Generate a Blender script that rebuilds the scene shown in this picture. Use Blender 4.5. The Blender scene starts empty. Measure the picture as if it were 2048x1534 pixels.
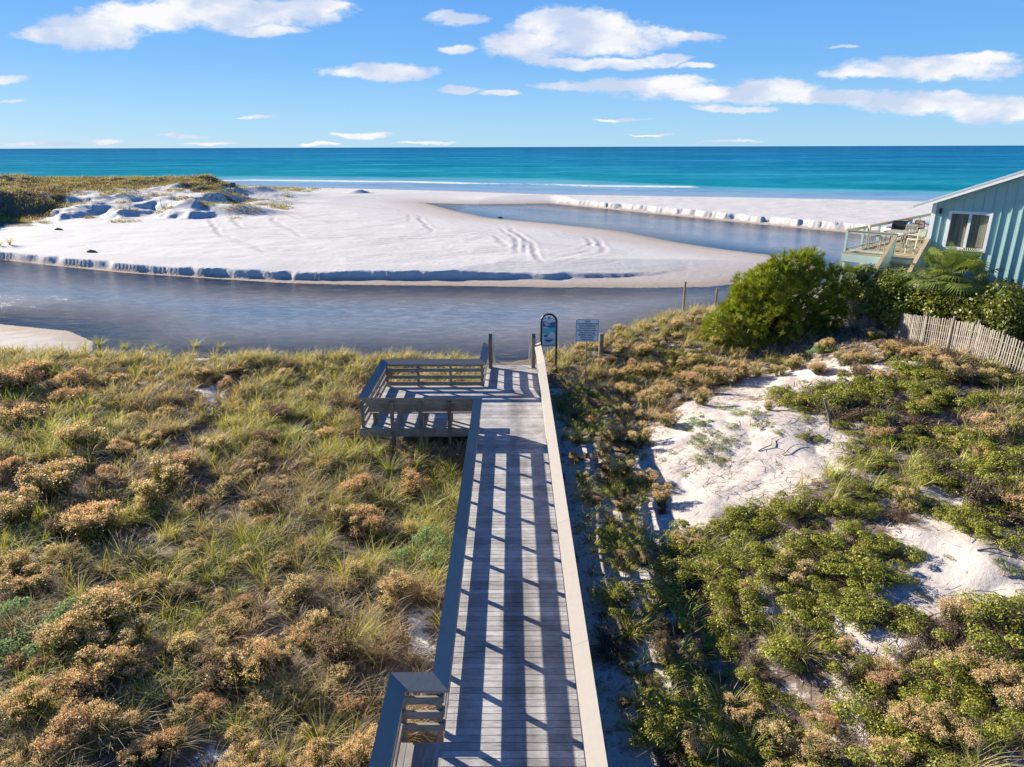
import bpy, math, random
import numpy as np
from mathutils import Vector, Matrix
R = math.radians
# ------------------------------------------------------------------ camera, sky, sun, exposure
SC = bpy.context.scene
CAMZ = 11.8; FPX = 1365.0; PITCH = R(19.12); ROLL = R(-0.18)
cam = bpy.data.cameras.new('camera'); camo = bpy.data.objects.new('camera', cam)
SC.collection.objects.link(camo); SC.camera = camo
cam.sensor_width = 36; cam.lens = FPX / 2048 * 36; cam.clip_start = 0.1; cam.clip_end = 90000
RM = Matrix.Rotation(math.pi / 2 - PITCH, 3, 'X') @ Matrix.Rotation(ROLL, 3, 'Z')
camo.matrix_world = Matrix.Translation((0, 0, CAMZ)) @ RM.to_4x4()
SC.view_settings.view_transform = 'Standard'; SC.view_settings.look = 'None'
SC.view_settings.gamma = 1.0; SC.view_settings.exposure = 1.4
SC.cycles.max_bounces = 6; SC.cycles.diffuse_bounces = 3; SC.cycles.transparent_max_bounces = 12
SC.cycles.use_adaptive_sampling = True
SUN_EL = R(17.5); SUN_DIR = Vector((-0.83 * math.cos(SUN_EL), 0.558 * math.cos(SUN_EL), math.sin(SUN_EL))).normalized()
sl = bpy.data.lights.new('sun', 'SUN'); sl.energy = 4.6; sl.angle = R(0.5); sl.color = (1.0, 0.90, 0.77)
so = bpy.data.objects.new('sun', sl); SC.collection.objects.link(so)
so.rotation_euler = SUN_DIR.to_track_quat('Z', 'Y').to_euler()

def ray(x, y):
    """direction through a photograph pixel (2048 x 1534)"""
    return (RM @ Vector(((x - 1024) / FPX, -(y - 767) / FPX, -1))).normalized()
def P(x, y, z=0.3):
    d = ray(x, y); t = (z - CAMZ) / d.z
    return (d.x * t, d.y * t)

class NT:
    """tiny node tree helper"""
    def __init__(s, nt): s.nt = nt; nt.nodes.clear()
    def n(s, typ, **kw):
        o = s.nt.nodes.new(typ)
        for k, v in kw.items():
            if k.startswith('i_'):
                key = k[2:]; key = int(key) if key.isdigit() else key.replace('_', ' ')
                if hasattr(v, 'links') or isinstance(v, bpy.types.NodeSocket): s.nt.links.new(v, o.inputs[key])
                else: o.inputs[key].default_value = v
            else: setattr(o, k, v)
        return o
    def l(s, a, b): s.nt.links.new(a, b)
    def math(s, op, a, b=0.0, c=0.0, clamp=False):
        o = s.n('ShaderNodeMath', operation=op, use_clamp=clamp)
        for i, v in enumerate((a, b, c)):
            if isinstance(v, bpy.types.NodeSocket): s.l(v, o.inputs[i])
            else: o.inputs[i].default_value = v
        return o.outputs[0]
    def vm(s, op, a, b=(0, 0, 0), c=(0, 0, 0)):
        o = s.n('ShaderNodeVectorMath', operation=op)
        for i, v in enumerate((a, b, c)):
            if isinstance(v, bpy.types.NodeSocket): s.l(v, o.inputs[i])
            else: o.inputs[i].default_value = v
        return o.outputs['Value'] if op in ('DOT_PRODUCT', 'LENGTH') else o.outputs[0]
    def mix(s, f, a, b, typ='MIX'):
        o = s.n('ShaderNodeMix', data_type='RGBA', blend_type=typ)
        for i, v in ((0, f), (6, a), (7, b)):
            if isinstance(v, bpy.types.NodeSocket): s.l(v, o.inputs[i])
            else: o.inputs[i].default_value = v if i == 0 else (*v[:3], 1)
        return o.outputs[2]
    def noise(s, vec, scale, detail=4, rough=0.55, dist=0.0):
        o = s.n('ShaderNodeTexNoise'); s.l(vec, o.inputs['Vector'])
        o.inputs['Scale'].default_value = scale; o.inputs['Detail'].default_value = detail
        o.inputs['Roughness'].default_value = rough; o.inputs['Distortion'].default_value = dist
        return o.outputs['Fac']
    def ss(s, v, a, b, to0=0.0, to1=1.0):
        o = s.n('ShaderNodeMapRange', interpolation_type='SMOOTHSTEP')
        s.l(v, o.inputs[0]); o.inputs[1].default_value = a; o.inputs[2].default_value = b
        o.inputs[3].default_value = to0; o.inputs[4].default_value = to1
        return o.outputs[0]
    def mapping(s, vec, scale=(1, 1, 1), rot=(0, 0, 0)):
        o = s.n('ShaderNodeMapping'); s.l(vec, o.inputs[0]); o.inputs['Scale'].default_value = scale
        o.inputs['Rotation'].default_value = rot; return o.outputs[0]

world = bpy.data.worlds.new('World'); SC.world = world; world.use_nodes = True
W = NT(world.node_tree)
sky = W.n('ShaderNodeTexSky', sky_type='NISHITA'); sky.sun_disc = False
sky.sun_elevation = SUN_EL; sky.sun_rotation = math.atan2(SUN_DIR.x, SUN_DIR.y)
sky.air_density = 1.0; sky.dust_density = 0.15; sky.ozone_density = 3.0; sky.altitude = 10
tc = W.n('ShaderNodeTexCoord')
D = tc.outputs['Generated']
sep = W.n('ShaderNodeSeparateXYZ'); W.l(D, sep.inputs[0])
yc = W.math('MAXIMUM', sep.outputs['Y'], 0.04)
cu = W.math('DIVIDE', sep.outputs['X'], yc); cw = W.math('DIVIDE', sep.outputs['Z'], yc)
comb = W.n('ShaderNodeCombineXYZ'); W.l(cu, comb.inputs[0]); W.l(cw, comb.inputs[1])
uv = comb.outputs[0]
# domain warp, stretched sideways as thin cumulus is
wn = W.n('ShaderNodeTexNoise'); W.l(W.mapping(uv, (1, 2.6, 1)), wn.inputs['Vector'])
wn.inputs['Scale'].default_value = 14; wn.inputs['Detail'].default_value = 5; wn.inputs['Roughness'].default_value = 0.6
warp = W.vm('MULTIPLY_ADD', wn.outputs['Color'], (0.060, 0.022, 0), (-0.030, -0.011, 0))
uvw = W.vm('ADD', uv, warp)
CL = [(120,68,85,20),(190,58,110,38),(300,32,150,32),(440,22,140,40),(560,22,150,28),(520,62,90,14),(655,16,55,14),
      (910,37,62,13),(912,98,38,9),(1150,48,130,32),(1060,92,95,34),(1210,78,150,30),(1380,74,65,10),(1180,126,130,13),
      (1340,118,60,11),(1395,133,40,7),(765,143,118,17),(1000,188,42,7),(925,178,40,8),(1170,170,100,11),(1300,172,120,16),
      (1400,188,150,17),(1545,182,100,24),(1340,160,80,12),(1480,216,90,8),(1700,192,120,14),(1850,204,170,22),
      (2000,222,110,26),(1860,136,190,22),(1760,146,120,12),(1950,122,100,16),(15,158,38,10),(25,203,30,4),(510,234,42,4),
      (365,273,50,4),(725,268,56,6),(90,286,90,4),(215,282,32,5),(420,287,60,3),(640,288,40,3),(860,286,60,3),(1460,284,80,3),
      (1240,240,60,3),(1690,93,30,3),(1300,268,50,2)]
acc = None
for cx, cy, rx, ry in CL:
    d0 = ray(cx, cy); d1 = ray(cx + rx, cy); d2 = ray(cx, cy - ry)
    u0, w0 = d0.x / d0.y, d0.z / d0.y
    ru = abs(d1.x / d1.y - u0) * 1.16; rw = abs(d2.z / d2.y - w0) * 1.2
    q = W.vm('MULTIPLY_ADD', uvw, (1 / ru, 1 / rw, 0), (-u0 / ru, -w0 / rw, 0))
    dd = W.vm('DOT_PRODUCT', q, q)
    acc = dd if acc is None else W.math('MINIMUM', acc, dd)
E = W.math('SUBTRACT', 1.0, acc)
fine = W.noise(W.mapping(uv, (1, 2.0, 1)), 26, 9, 0.66)
dens = W.math('ADD', E, W.math('MULTIPLY_ADD', fine, 2.0, -1.05))
cm = W.ss(dens, -0.10, 0.72)
front = W.ss(sep.outputs['Y'], 0.05, 0.2)
cm = W.math('MULTIPLY', cm, front)
# sky colour: Nishita, saturated a little; clouds of sunlit white with faint grey bellies
hs = W.n('ShaderNodeHueSaturation'); W.l(sky.outputs[0], hs.inputs['Color']); hs.inputs['Saturation'].default_value = 1.15
SKYG = 1.0 / 2 ** SC.view_settings.exposure / 0.09
belly = W.ss(W.noise(W.mapping(uvw, (1, 2.2, 1)), 9, 4, 0.5), 0.40, 0.62)
ccol = W.mix(belly, tuple(v * SKYG * 0.9 for v in (0.60, 0.70, 0.90)), tuple(v * SKYG * 0.9 for v in (1.02, 1.0, 1.0)))
# clear-air blue by height: pale at the sea, deep overhead, with a share of the Nishita glow
cr = W.n('ShaderNodeValToRGB'); W.l(W.math('MAXIMUM', sep.outputs['Z'], 0.0), cr.inputs[0])
SK = [(0.0, (0.36, 0.61, 0.81)), (0.035, (0.29, 0.56, 0.84)), (0.10, (0.17, 0.43, 0.83)), (0.21, (0.095, 0.31, 0.78)), (0.45, (0.006, 0.115, 0.42)), (1.0, (0.002, 0.055, 0.25))]
while len(cr.color_ramp.elements) < len(SK): cr.color_ramp.elements.new(0.5)
for e_, (p_, c_) in zip(cr.color_ramp.elements, SK): e_.position = p_; e_.color = (*[v * SKYG for v in c_], 1)
tint = W.mix(0.94, hs.outputs[0], cr.outputs[0])
skyc = W.mix(W.math('MULTIPLY', cm, 0.95), tint, ccol)
bg = W.n('ShaderNodeBackground'); W.l(skyc, bg.inputs[0]); bg.inputs[1].default_value = 0.10
wo = W.n('ShaderNodeOutputWorld'); W.l(bg.outputs[0], wo.inputs[0])

# ------------------------------------------------------------------ helpers
COL = SC.collection
rng = np.random.default_rng(7); random.seed(7)
def tag(o, label=None, cat=None, group=None, kind=None):
    if label: o['label'] = label
    if cat: o['category'] = cat
    if group: o['group'] = group
    if kind: o['kind'] = kind
    return o
def empty(name, loc, rz=0.0):
    o = bpy.data.objects.new(name, None); COL.objects.link(o); o.location = loc; o.rotation_euler = (0, 0, rz)
    o.empty_display_size = 0.2; return o
def npmesh(name, V, F, col=None, smooth=False, extra=None):
    V = np.asarray(V, np.float32); F = np.asarray(F, np.int32); k = F.shape[1]
    me = bpy.data.meshes.new(name)
    me.vertices.add(len(V)); me.vertices.foreach_set('co', V.ravel())
    me.loops.add(F.size); me.loops.foreach_set('vertex_index', F.ravel())
    me.polygons.add(len(F)); me.polygons.foreach_set('loop_start', np.arange(0, F.size, k, dtype=np.int32))
    me.polygons.foreach_set('use_smooth', np.full(len(F), smooth))
    if col is not None:
        c = np.ones((len(V), 4), np.float32); c[:, :3] = col
        a = me.color_attributes.new('col', 'FLOAT_COLOR', 'POINT'); a.data.foreach_set('color', c.ravel())
    for nme, arr in (extra or {}).items():
        a = me.attributes.new(nme, 'FLOAT', 'POINT'); a.data.foreach_set('value', np.asarray(arr, np.float32))
    me.update(calc_edges=True); me.validate()
    return me
def link(name, me, mat, parent=None, loc=None):
    o = bpy.data.objects.new(name, me); COL.objects.link(o)
    if mat and not me.materials: me.materials.append(mat)
    if parent: o.parent = parent
    if loc: o.location = loc
    return o
class MB:
    """collects boxes, bars and tubes in the thing's own frame, then becomes ONE mesh object"""
    def __init__(s): s.V = []; s.F = []; s.C = []
    def add(s, vs, fs, shade=None):
        b = len(s.V); s.V += [tuple(v) for v in vs]; s.F += [tuple(b + i for i in f) for f in fs]
        sh = random.uniform(0.86, 1.1) if shade is None else shade
        s.C += [(sh, sh, sh)] * len(vs)
    def hexa(s, a, shade=None):  # 8 corners: bottom 4 ccw, top 4 ccw
        s.add(a, [(3,2,1,0),(4,5,6,7),(0,1,5,4),(1,2,6,5),(2,3,7,6),(3,0,4,7)], shade)
    def box(s, x0, x1, y0, y1, z0, z1, shade=None):
        s.hexa([(x0,y0,z0),(x1,y0,z0),(x1,y1,z0),(x0,y1,z0),(x0,y0,z1),(x1,y0,z1),(x1,y1,z1),(x0,y1,z1)], shade)
    def bar(s, p0, p1, w, h, up=(0, 0, 1), shade=None):
        p0 = Vector(p0); p1 = Vector(p1); d = (p1 - p0).normalized(); up = Vector(up)
        sd = d.cross(up)
        if sd.length < 1e-3: sd = d.cross(Vector((0, 1, 0)))
        sd.normalize(); u = sd.cross(d).normalized(); a = sd * w / 2; b = u * h / 2
        s.hexa([p0-a-b, p0+a-b, p1+a-b, p1-a-b, p0-a+b, p0+a+b, p1+a+b, p1-a+b], shade)
    def tube(s, pts, r, n=8, shade=None, cap=True):
        pts = [Vector(p) for p in pts]; rs = r if isinstance(r, (list, tuple)) else [r] * len(pts)
        V = []; F = []
        for i, p in enumerate(pts):
            d = (pts[min(i+1, len(pts)-1)] - pts[max(i-1, 0)]).normalized()
            a = d.cross(Vector((0.13, 0.97, 0.2))); a.normalize(); b = d.cross(a)
            for k in range(n):
                t = 2 * math.pi * k / n; V.append(p + (a * math.cos(t) + b * math.sin(t)) * rs[i])
        for i in range(len(pts) - 1):
            for k in range(n):
                F.append((i*n+k, (i+1)*n+k, (i+1)*n+(k+1) % n, i*n+(k+1) % n))
        if cap: F.append(tuple(range(n))); F.append(tuple(reversed(range((len(pts)-1)*n, len(pts)*n))))
        s.add(V, F, shade)
    def build(s, name, mat, parent=None, bevel=0.0, loc=None, smooth=False):
        me = bpy.data.meshes.new(name); me.from_pydata(s.V, [], s.F)
        a = me.color_attributes.new('col', 'FLOAT_COLOR', 'POINT')
        c = np.ones((len(s.V), 4), np.float32); c[:, :3] = np.array(s.C, np.float32); a.data.foreach_set('color', c.ravel())
        if smooth: me.polygons.foreach_set('use_smooth', [True] * len(me.polygons))
        me.update(); o = link(name, me, mat, parent, loc)
        if bevel:
            b = o.modifiers.new('bevel', 'BEVEL'); b.width = bevel; b.segments = 1; b.limit_method = 'ANGLE'
        return o

# ---- numpy noise
def _h(ix, iy, s):
    n = (ix.astype(np.int64) * 374761393 + iy.astype(np.int64) * 668265263 + s * 1274126177) & 0x7fffffff
    n = ((n ^ (n >> 13)) * 1274126177) & 0x7fffffff
    return ((n ^ (n >> 16)) & 0xffff) / 65535.0
def vn(x, y, s=0):
    ix = np.floor(x); iy = np.floor(y); fx = x - ix; fy = y - iy
    fx = fx*fx*(3-2*fx); fy = fy*fy*(3-2*fy)
    a = _h(ix, iy, s); b = _h(ix+1, iy, s); c = _h(ix, iy+1, s); d = _h(ix+1, iy+1, s)
    return (a*(1-fx)+b*fx)*(1-fy) + (c*(1-fx)+d*fx)*fy
def fbm(x, y, s=0, o=4):
    r = 0; a = 0.5; t = 0
    for i in range(o):
        r = r + a * vn(x, y, s + i); t += a; x = x * 2.03 + 11.3; y = y * 2.03 - 7.1; a *= 0.5
    return r / t * 2 - 1
def sst(a, b, v):
    t = np.clip((v - a) / (b - a), 0, 1); return t*t*(3-2*t)
def pdist(X, Y, L):
    m = np.full(X.shape, 1e9)
    for (x0, y0), (x1, y1) in zip(L[:-1], L[1:]):
        dx, dy = x1-x0, y1-y0; t = np.clip(((X-x0)*dx+(Y-y0)*dy)/(dx*dx+dy*dy+1e-12), 0, 1)
        m = np.minimum(m, (X-x0-t*dx)**2 + (Y-y0-t*dy)**2)
    return np.sqrt(m)
def inpoly(X, Y, L):
    c = np.zeros(X.shape, bool); n = len(L)
    for i in range(n):
        x0, y0 = L[i]; x1, y1 = L[(i+1) % n]
        if y0 == y1: continue
        c ^= ((y0 > Y) != (y1 > Y)) & (X < (x1-x0)*(Y-y0)/(y1-y0)+x0)
    return c

# ------------------------------------------------------------------ lie of the land (heights in metres, sea = 0, lagoon = 0.3)
WL = 0.3
NN = [(-230, 78), (-90, 84)] + [P(*p) for p in [(0,519),(100,531),(250,546),(400,556),(560,566),(700,570),(900,572),(1100,575),(1300,576),(1420,574),(1490,566),(1560,556),(1630,543)]]
AS = [P(*p) for p in [(850,407),(880,414),(905,421),(980,436),(1100,447),(1180,455),(1250,464),(1350,484),(1450,499),(1560,512),(1640,528)]]
AN = [P(*p) for p in [(850,406),(950,409),(1040,408),(1100,407),(1200,417),(1300,427),(1450,442),(1560,453),(1690,465),(1850,484)]] + [(70, 86), (200, 100)]
SB = [(-230, 52), (-60, 48), (-36, 46.3), (-29.5, 44.2), (-26.3, 41.5), (-25.2, 39.4), (-24, 38.4), (-20, 38), (-10, 37.5), (0, 36.5), (3, 37),
      (8, 41), (15, 48), (22, 55), (30, 61), (42, 68), (70, 72), (200, 78)]
LAG = SB + AN[::-1] + AS[1:] + NN[::-1]
SHORE = [(-900, 260), (-400, 232)] + [P(x, y, 0.0) for x, y in [(0,372),(250,373),(450,374),(700,377),(900,382),(1100,389),(1300,392),(1500,395),(1700,399),(1850,403),(2048,407)]] + [(250, 160), (900, 170)]
SX = np.array([p[0] for p in SHORE]); SY = np.array([p[1] for p in SHORE])
BX = np.array([p[0] for p in SB]); BY = np.array([p[1] for p in SB])
FP = [((1690, 598), 31), ((1725, 606), 29.5), ((1770, 622), 27.5), ((1810, 628), 26), ((1855, 632), 24.6), ((1910, 640), 23.4), ((1960, 648), 22.4), ((2010, 668), 21.3), ((2060, 690), 20.4), ((2110, 715), 19.6)]
def fpt(q):
    d = ray(*q[0]); return (d.x / d.y * q[1], q[1], CAMZ + d.z / d.y * q[1])
CP = np.array([(a_, b_, c_ - 1.2) for a_, b_, c_ in map(fpt, FP)] +[(x, y, 2.15) for x in (-32, -20, -10, -4) for y in (3, 14, 25, 34)] +
    [(0, y, 2.0) for y in (3, 10, 17, 24, 30)] + [(-2, y, 2.0) for y in (8, 16)] +
    [(x, y, z + .1 * math.sin(y * .8 + x)) for y in (2, 5, 8, 11, 14, 17, 20) for x, z in ((-1.5, 2.1), (1.6, 2.15), (2.4, 2.45), (3.3, 3.05), (4.7, 3.55), (7.3, 3.85), (10.5, 4.1), (14.5, 4.35), (19.5, 4.5))] +
    [(2.5,23,2.1),(2.5,26,2.1),(2.3,29,2.5),(4.5,23,2.5),(5,27.5,2.2),(7,22.5,3.1),(7.5,26,2.3),(10.5,24,3.3),(11,28,3.0),
     (14,21,4.2),(14,32,3.5),(19,27,4.0),(19,34,3.2),(21,42,1.6),
     (25,30,3.5),(25,20,4.5),(35,20,4.5),(35,35,3),(30,45,1.6),(2.5,31,2.4),(5.5,32,2.8),(7.5,32.5,3.1),(10,33,3.7),(13,36,3.0)])
MOUND = [(-116,166,44,18,2.0),(-118,138,24,12,1.5),(-70,150,8,4,1.3),(-60,146,7,3,1.0),(-90,146,8,4,0.8),(-56,134,6,2.6,0.9),(-72,128,6,2.6,0.8),(-47,140,6,2.6,0.8),(-80,166,22,12,1.3),(-62,160,14,8,1.5),(-98,142,16,9,0.9),(-78,136,14,6,0.7),(-66,142,9,5,0.6),(-52,122,8,3.2,1.3),(-45,119,6,2.4,0.8),
         (-58,128,8,4,0.9),(-150,150,30,25,4.5),(-96,113,7,9,9.0),(-88,124,10,6,1.6),(-37,172,2.4,1.5,0.9)]  # the tallest mound is added out of view to shade the sand at far left
def tracks(X, Y):
    z = np.zeros(X.shape)
    T = [[(470,380),(500,400),(490,430),(465,450)],[(520,378),(560,400),(540,440),(600,470),(700,480)],[(620,400),(760,410),(840,430),(860,460),(800,480),(700,490)],[(900,420),(1000,450),(1060,480),(1080,520)],[(700,520),(900,505),(1100,490),(1250,500)],[(462,432),(478,452),(540,464),(620,462),(700,454),(770,448),(815,438),(822,428),(800,422),(760,421)],
         [(470,428),(500,410),(560,394),(600,380)],[(560,392),(545,415),(590,432),(660,440),(740,440)],[(480,470),(700,474),(900,470),(1000,460)],
         [(1030,500),(1034,478),(1000,455),(900,440)],[(1050,500),(1052,480),(1020,452)],[(1110,512),(1160,500),(1190,485),(1170,470),(1110,462)],
         [(1120,520),(1200,500),(1207,485),(1190,470),(1130,460)],[(930,480),(960,470),(990,476),(1010,490)],[(420,440),(440,470),(520,500),(640,510)],
         [(1150,540),(1250,535),(1330,528),(1380,520)],[(1000,530),(1100,528),(1180,520),(1240,512)]]
    for L in T:
        for off in (-5, -2, 2, 5):
            W_ = [P(x + off * 0.6, y + off, 1.25) for x, y in L]
            xs = [p[0] for p in W_]; ys = [p[1] for p in W_]
            m = (X > min(xs)-2) & (X < max(xs)+2) & (Y > min(ys)-2) & (Y < max(ys)+2)
            if not m.any(): continue
            x = X[m]; y = Y[m]
            d = pdist(x + 0.4*fbm(x/3, y/3, 5, 2), y, W_)
            k = 0.8 + 0.5 * fbm(x / 4, y / 4, 9, 2)
            z[m] += k * (-0.014 * np.exp(-(d/0.32)**2) + 0.009 * np.exp(-((d-0.62)/0.3)**2))
    return z
FDP = [P(x, y, 1.3) for x, y in [(40,436),(90,428),(140,440),(200,428),(235,438),(300,424),(335,436),(390,441),(432,434),(412,424),(440,414),(488,409),(470,396),(440,384)]] + [(-60, 172), (-75, 180), (-120, 180), (-120, 120)]
def H(X, Y, full=False):
    X = np.asarray(X, float); Y = np.asarray(Y, float)
    sh = X.shape; X = X.ravel(); Y = Y.ravel()
    yb = np.interp(X, BX, BY)
    south = Y < yb
    z = np.zeros(X.shape)
    # near land
    x = X[south]; y = Y[south]
    num = np.zeros(x.shape); den = np.zeros(x.shape)
    for cx, cy, cz in CP:
        d2 = (x-cx)**2 + (y-cy)**2; w = np.exp(-d2 / 6.5) + 2e-3 / (1 + d2)
        num += w * cz; den += w
    zf = num / den
    am = sst(1.3, 4, np.abs(x)) * 0.8 + 0.2
    zf = zf + am * (0.26 * fbm(x/3.4, y/3.4, 21, 3) + 0.16 * np.abs(fbm(x/1.3, y/1.3, 33, 2)))
    ds = np.interp(x, BX, BY) - y
    rim = np.interp(x, [-200, -25, -22, 0, 3, 8, 60], [36.5, 35, 34.6, 33.8, 35.2, 40.0, 68])
    zs = WL + 0.05 * ds + 0.55 * np.maximum(0, rim - y) + 0.04 * fbm(x/1.5, y/0.8, 3, 3) * np.clip(ds, 0, 1)
    z[south] = np.minimum(zf, zs)
    # beach
    m = ~south; x = X[m]; y = Y[m]
    inside = inpoly(x, y, LAG)
    pl = 1.25 + 0.10 * fbm(x/14, y/14, 2, 3) + 0.022 * fbm(x/0.8, y/0.8, 4, 3) + 0.07 * fbm(x/3.5, y/3, 6, 2)
    dN = pdist(x, y, NN)
    q = fbm(x/1.3, y/1.6, 8, 5) * (0.15 + 0.75 * vn(x/7, y/9, 15))
    dsn = np.interp(x, [-50, -25, -15, 3.5, 13, 20], [0.35, 0.8, 1.9, 3.0, 4.8, 7]) + 0.55 * q + 0.25 * fbm(x/5, y/5, 12, 2)
    hs_ = np.interp(x, [-90, -50, -5, 3, 9, 13, 17], [0.70, 0.66, 0.60, 0.48, 0.30, 0.10, 0.0]) * (0.8 + 0.4 * vn(x/5, y/9, 18))
    zN = WL + 0.05 * dN + hs_ * sst(0, 1, (dN - dsn) / (0.35 + 1.0 * vn(x/1.7, y/4, 16) ** 2)) * (1 + 0.25 * q * (1 - sst(0.5, 1.2, dN - dsn))) + 0.02 * np.maximum(0, dN - dsn - 1)
    dA = pdist(x, y, AS); zA = WL + 0.045 * dA + 0.01 * np.clip(dA, 0, 1) * fbm(x/2, y/2, 40, 2)
    dB = pdist(x, y, AN); q2 = fbm(x/1.6, y/2.4, 50, 4) * 0.8
    px = x / np.maximum(y, 1)
    hb = 0.8 * sst(0.05, 0.10, px)
    dsb = 1.8 + 1.3 * q2 + 0.6 * np.abs(fbm(x/0.8, y/1.6, 57, 3))
    zB = WL + 0.07 * dB + hb * sst(0, 1, (dB - dsb) / (0.5 + 1.5 * vn(x/1.5, y/4, 17) ** 2)) + 0.15 * hb * np.abs(fbm(x/0.6, y/0.6, 61, 3)) * np.exp(-((dB-1.6)/1.3)**2)
    sgn = np.where(y > np.interp(x, SX, SY), -1.0, 1.0); dsh = sgn * pdist(x, y, SHORE)
    zsea = np.where(dsh > 0, 0.06 * dsh, 0.03 * dsh)
    zz = np.minimum(np.minimum(pl, zN), np.minimum(zA, zB))
    zz = np.minimum(zz, zsea)
    du = np.zeros(x.shape)
    for cx, cy, rx, ry, h in MOUND:
        g = np.exp(-(((x-cx)/rx)**2 + ((y-cy)/ry)**2)); du = du + h * g
    rough = 1 + 0.35 * fbm(x/7, y/5, 70, 3)
    zz = zz + du * rough * (dsh > 3) * sst(0, 8, dN)
    k = (x < -35) & (x > -140) & (y > 100) & (y < 190)
    if k.any():
        xk, yk = x[k], y[k]; jx = xk + 3.2 * fbm(xk/5, yk/5, 311, 4); jy = yk + 3.2 * fbm(xk/5 + 7, yk/5, 312, 4)
        sd = np.where(inpoly(jx, jy, FDP), 1, -1) * pdist(jx, jy, FDP + FDP[:1])
        zz[k] += 1.15 * sst(-.5, 2.8, sd) + 0.35 * sst(4, 7.5, sd + 3 * fbm(xk/4, yk/4, 313, 2)) + 0.5 * sst(0, 3, sd) * fbm(xk/3.5, yk/3.5, 314, 3)
    if full: zz = zz + tracks(x, y)
    dl = np.minimum(np.minimum(dN, dA), np.minimum(dB, pdist(x, y, SB)))
    zz = np.where(inside, WL - np.minimum(1.4, 0.03 + 0.065 * dl), zz)
    z[m] = zz
    return z.reshape(sh)
def Hs(x, y): return float(H(np.array([x]), np.array([y]))[0])
_tt = np.exp(np.linspace(math.log(7), math.log(320), 2200))
def G(x, y, dz=0.0):
    """where the sight line through a photograph pixel meets the ground (+dz)"""
    d = ray(x, y); X = d.x * _tt; Y = d.y * _tt; Z = CAMZ + d.z * _tt
    k = np.argmax(Z < H(X, Y) + dz)
    return (float(X[k]), float(Y[k]), float(H(X[k:k+1], Y[k:k+1])[0]))

# sand left bare inside the vegetation (outlines on the ground)
def GP(pts): return [G(*p)[:2] for p in pts]
BARE = [GP([(1290,910),(1370,800),(1460,790),(1560,810),(1640,830),(1715,870),(1700,935),(1600,960),(1520,1000),(1430,1020),(1380,1080),(1300,1090),(1270,1030),(1270,960)]), GP([(1640,1300),(1670,1240),(1730,1250),(1740,1320),(1690,1360)]), GP([(1480,1180),(1560,1190),(1580,1230),(1500,1230)]),
        GP([(1440,790),(1520,745),(1640,728),(1760,735),(1700,760),(1560,790)]),
        GP([(1790,1060),(1880,1030),(1960,1050),(2060,1090),(2060,1190),(1960,1215),(1800,1210),(1740,1180)]),
        GP([(1800,710),(1880,712),(1900,735),(1830,740)]),
        GP([(1640,1250),(1760,1240),(1800,1300),(1690,1320)]),
        GP([(1690,1390),(1800,1380),(1810,1450),(1690,1440)]),
        GP([(1850,960),(1900,955),(1960,1010),(1880,1010)]),
        GP([(40,800),(95,810),(85,850),(40,850)]), GP([(395,780),(440,760),(470,790),(430,815)]),
        GP([(110,1030),(180,1035),(170,1065),(110,1060)]), GP([(400,1480),(490,1470),(480,1510),(410,1520)]),
        GP([(330,712),(460,712),(460,724),(340,724)]), GP([(820,1230),(880,1200),(870,1330),(800,1330)])]
CORR = [[(1.3, 4), (3.0, 4), (3.1, 12), (2.9, 19), (2.2, 27), (1.3, 27)]]
def baremask(X, Y):
    """0 = grown over, 1 = bare sand"""
    jx = X + 0.5 * fbm(X*1.1, Y*1.1, 80, 3); jy = Y + 0.5 * fbm(X*1.1+30, Y*1.1, 81, 3)
    m = np.zeros(X.shape)
    for L in BARE:
        i = inpoly(jx, jy, L); sd = np.where(i, 1, -1) * pdist(jx, jy, L + L[:1]); m = np.maximum(m, sst(-.45, .55, sd))
    for L in CORR:
        i = inpoly(jx, jy, L); m = np.maximum(m, 0.42 * i.astype(float))
    return m

# ------------------------------------------------------------------ materials
def newmat(name):
    m = bpy.data.materials.new(name); m.use_nodes = True; return m, NT(m.node_tree)
def out(t, sh): o = t.n('ShaderNodeOutputMaterial'); t.l(sh, o.inputs[0])
def obj_co(t): return t.n('ShaderNodeTexCoord').outputs['Object']
def geo_co(t): return t.n('ShaderNodeNewGeometry').outputs['Position']
def bump(t, h, st, dist):
    b = t.n('ShaderNodeBump'); t.l(h, b.inputs['Height']); b.inputs['Strength'].default_value = st; b.inputs['Distance'].default_value = dist
    return b.outputs[0]
def principled(t, col, rough=0.6, normal=None, spec=0.4, metal=0.0):
    p = t.n('ShaderNodeBsdfPrincipled')
    if isinstance(col, bpy.types.NodeSocket): t.l(col, p.inputs['Base Color'])
    else: p.inputs['Base Color'].default_value = (*col, 1)
    if isinstance(rough, bpy.types.NodeSocket): t.l(rough, p.inputs['Roughness'])
    else: p.inputs['Roughness'].default_value = rough
    p.inputs['Specular IOR Level'].default_value = spec; p.inputs['Metallic'].default_value = metal
    if normal: t.l(normal, p.inputs['Normal'])
    return p.outputs[0]
def paint(name, col, rough=0.5, var=0.12, scale=6, spec=0.4, metal=0.0, usecol=True, stretch=(1, 1, 1), bst=0.15):
    m, t = newmat(name); co = t.mapping(obj_co(t), stretch)
    n = t.noise(co, scale, 5, 0.6); k = t.math('MULTIPLY_ADD', n, 2 * var, 1 - var)
    c = t.mix(1.0, col, k, 'MULTIPLY') if False else t.mix(n, tuple(v * (1-var) for v in col), tuple(min(1, v * (1+var)) for v in col))
    if usecol:
        a = t.n('ShaderNodeVertexColor', layer_name='col'); c = t.mix(1.0, c, a.outputs[0], 'MULTIPLY')
    out(t, principled(t, c, rough, bump(t, n, bst, 0.01), spec, metal)); return m
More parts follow.
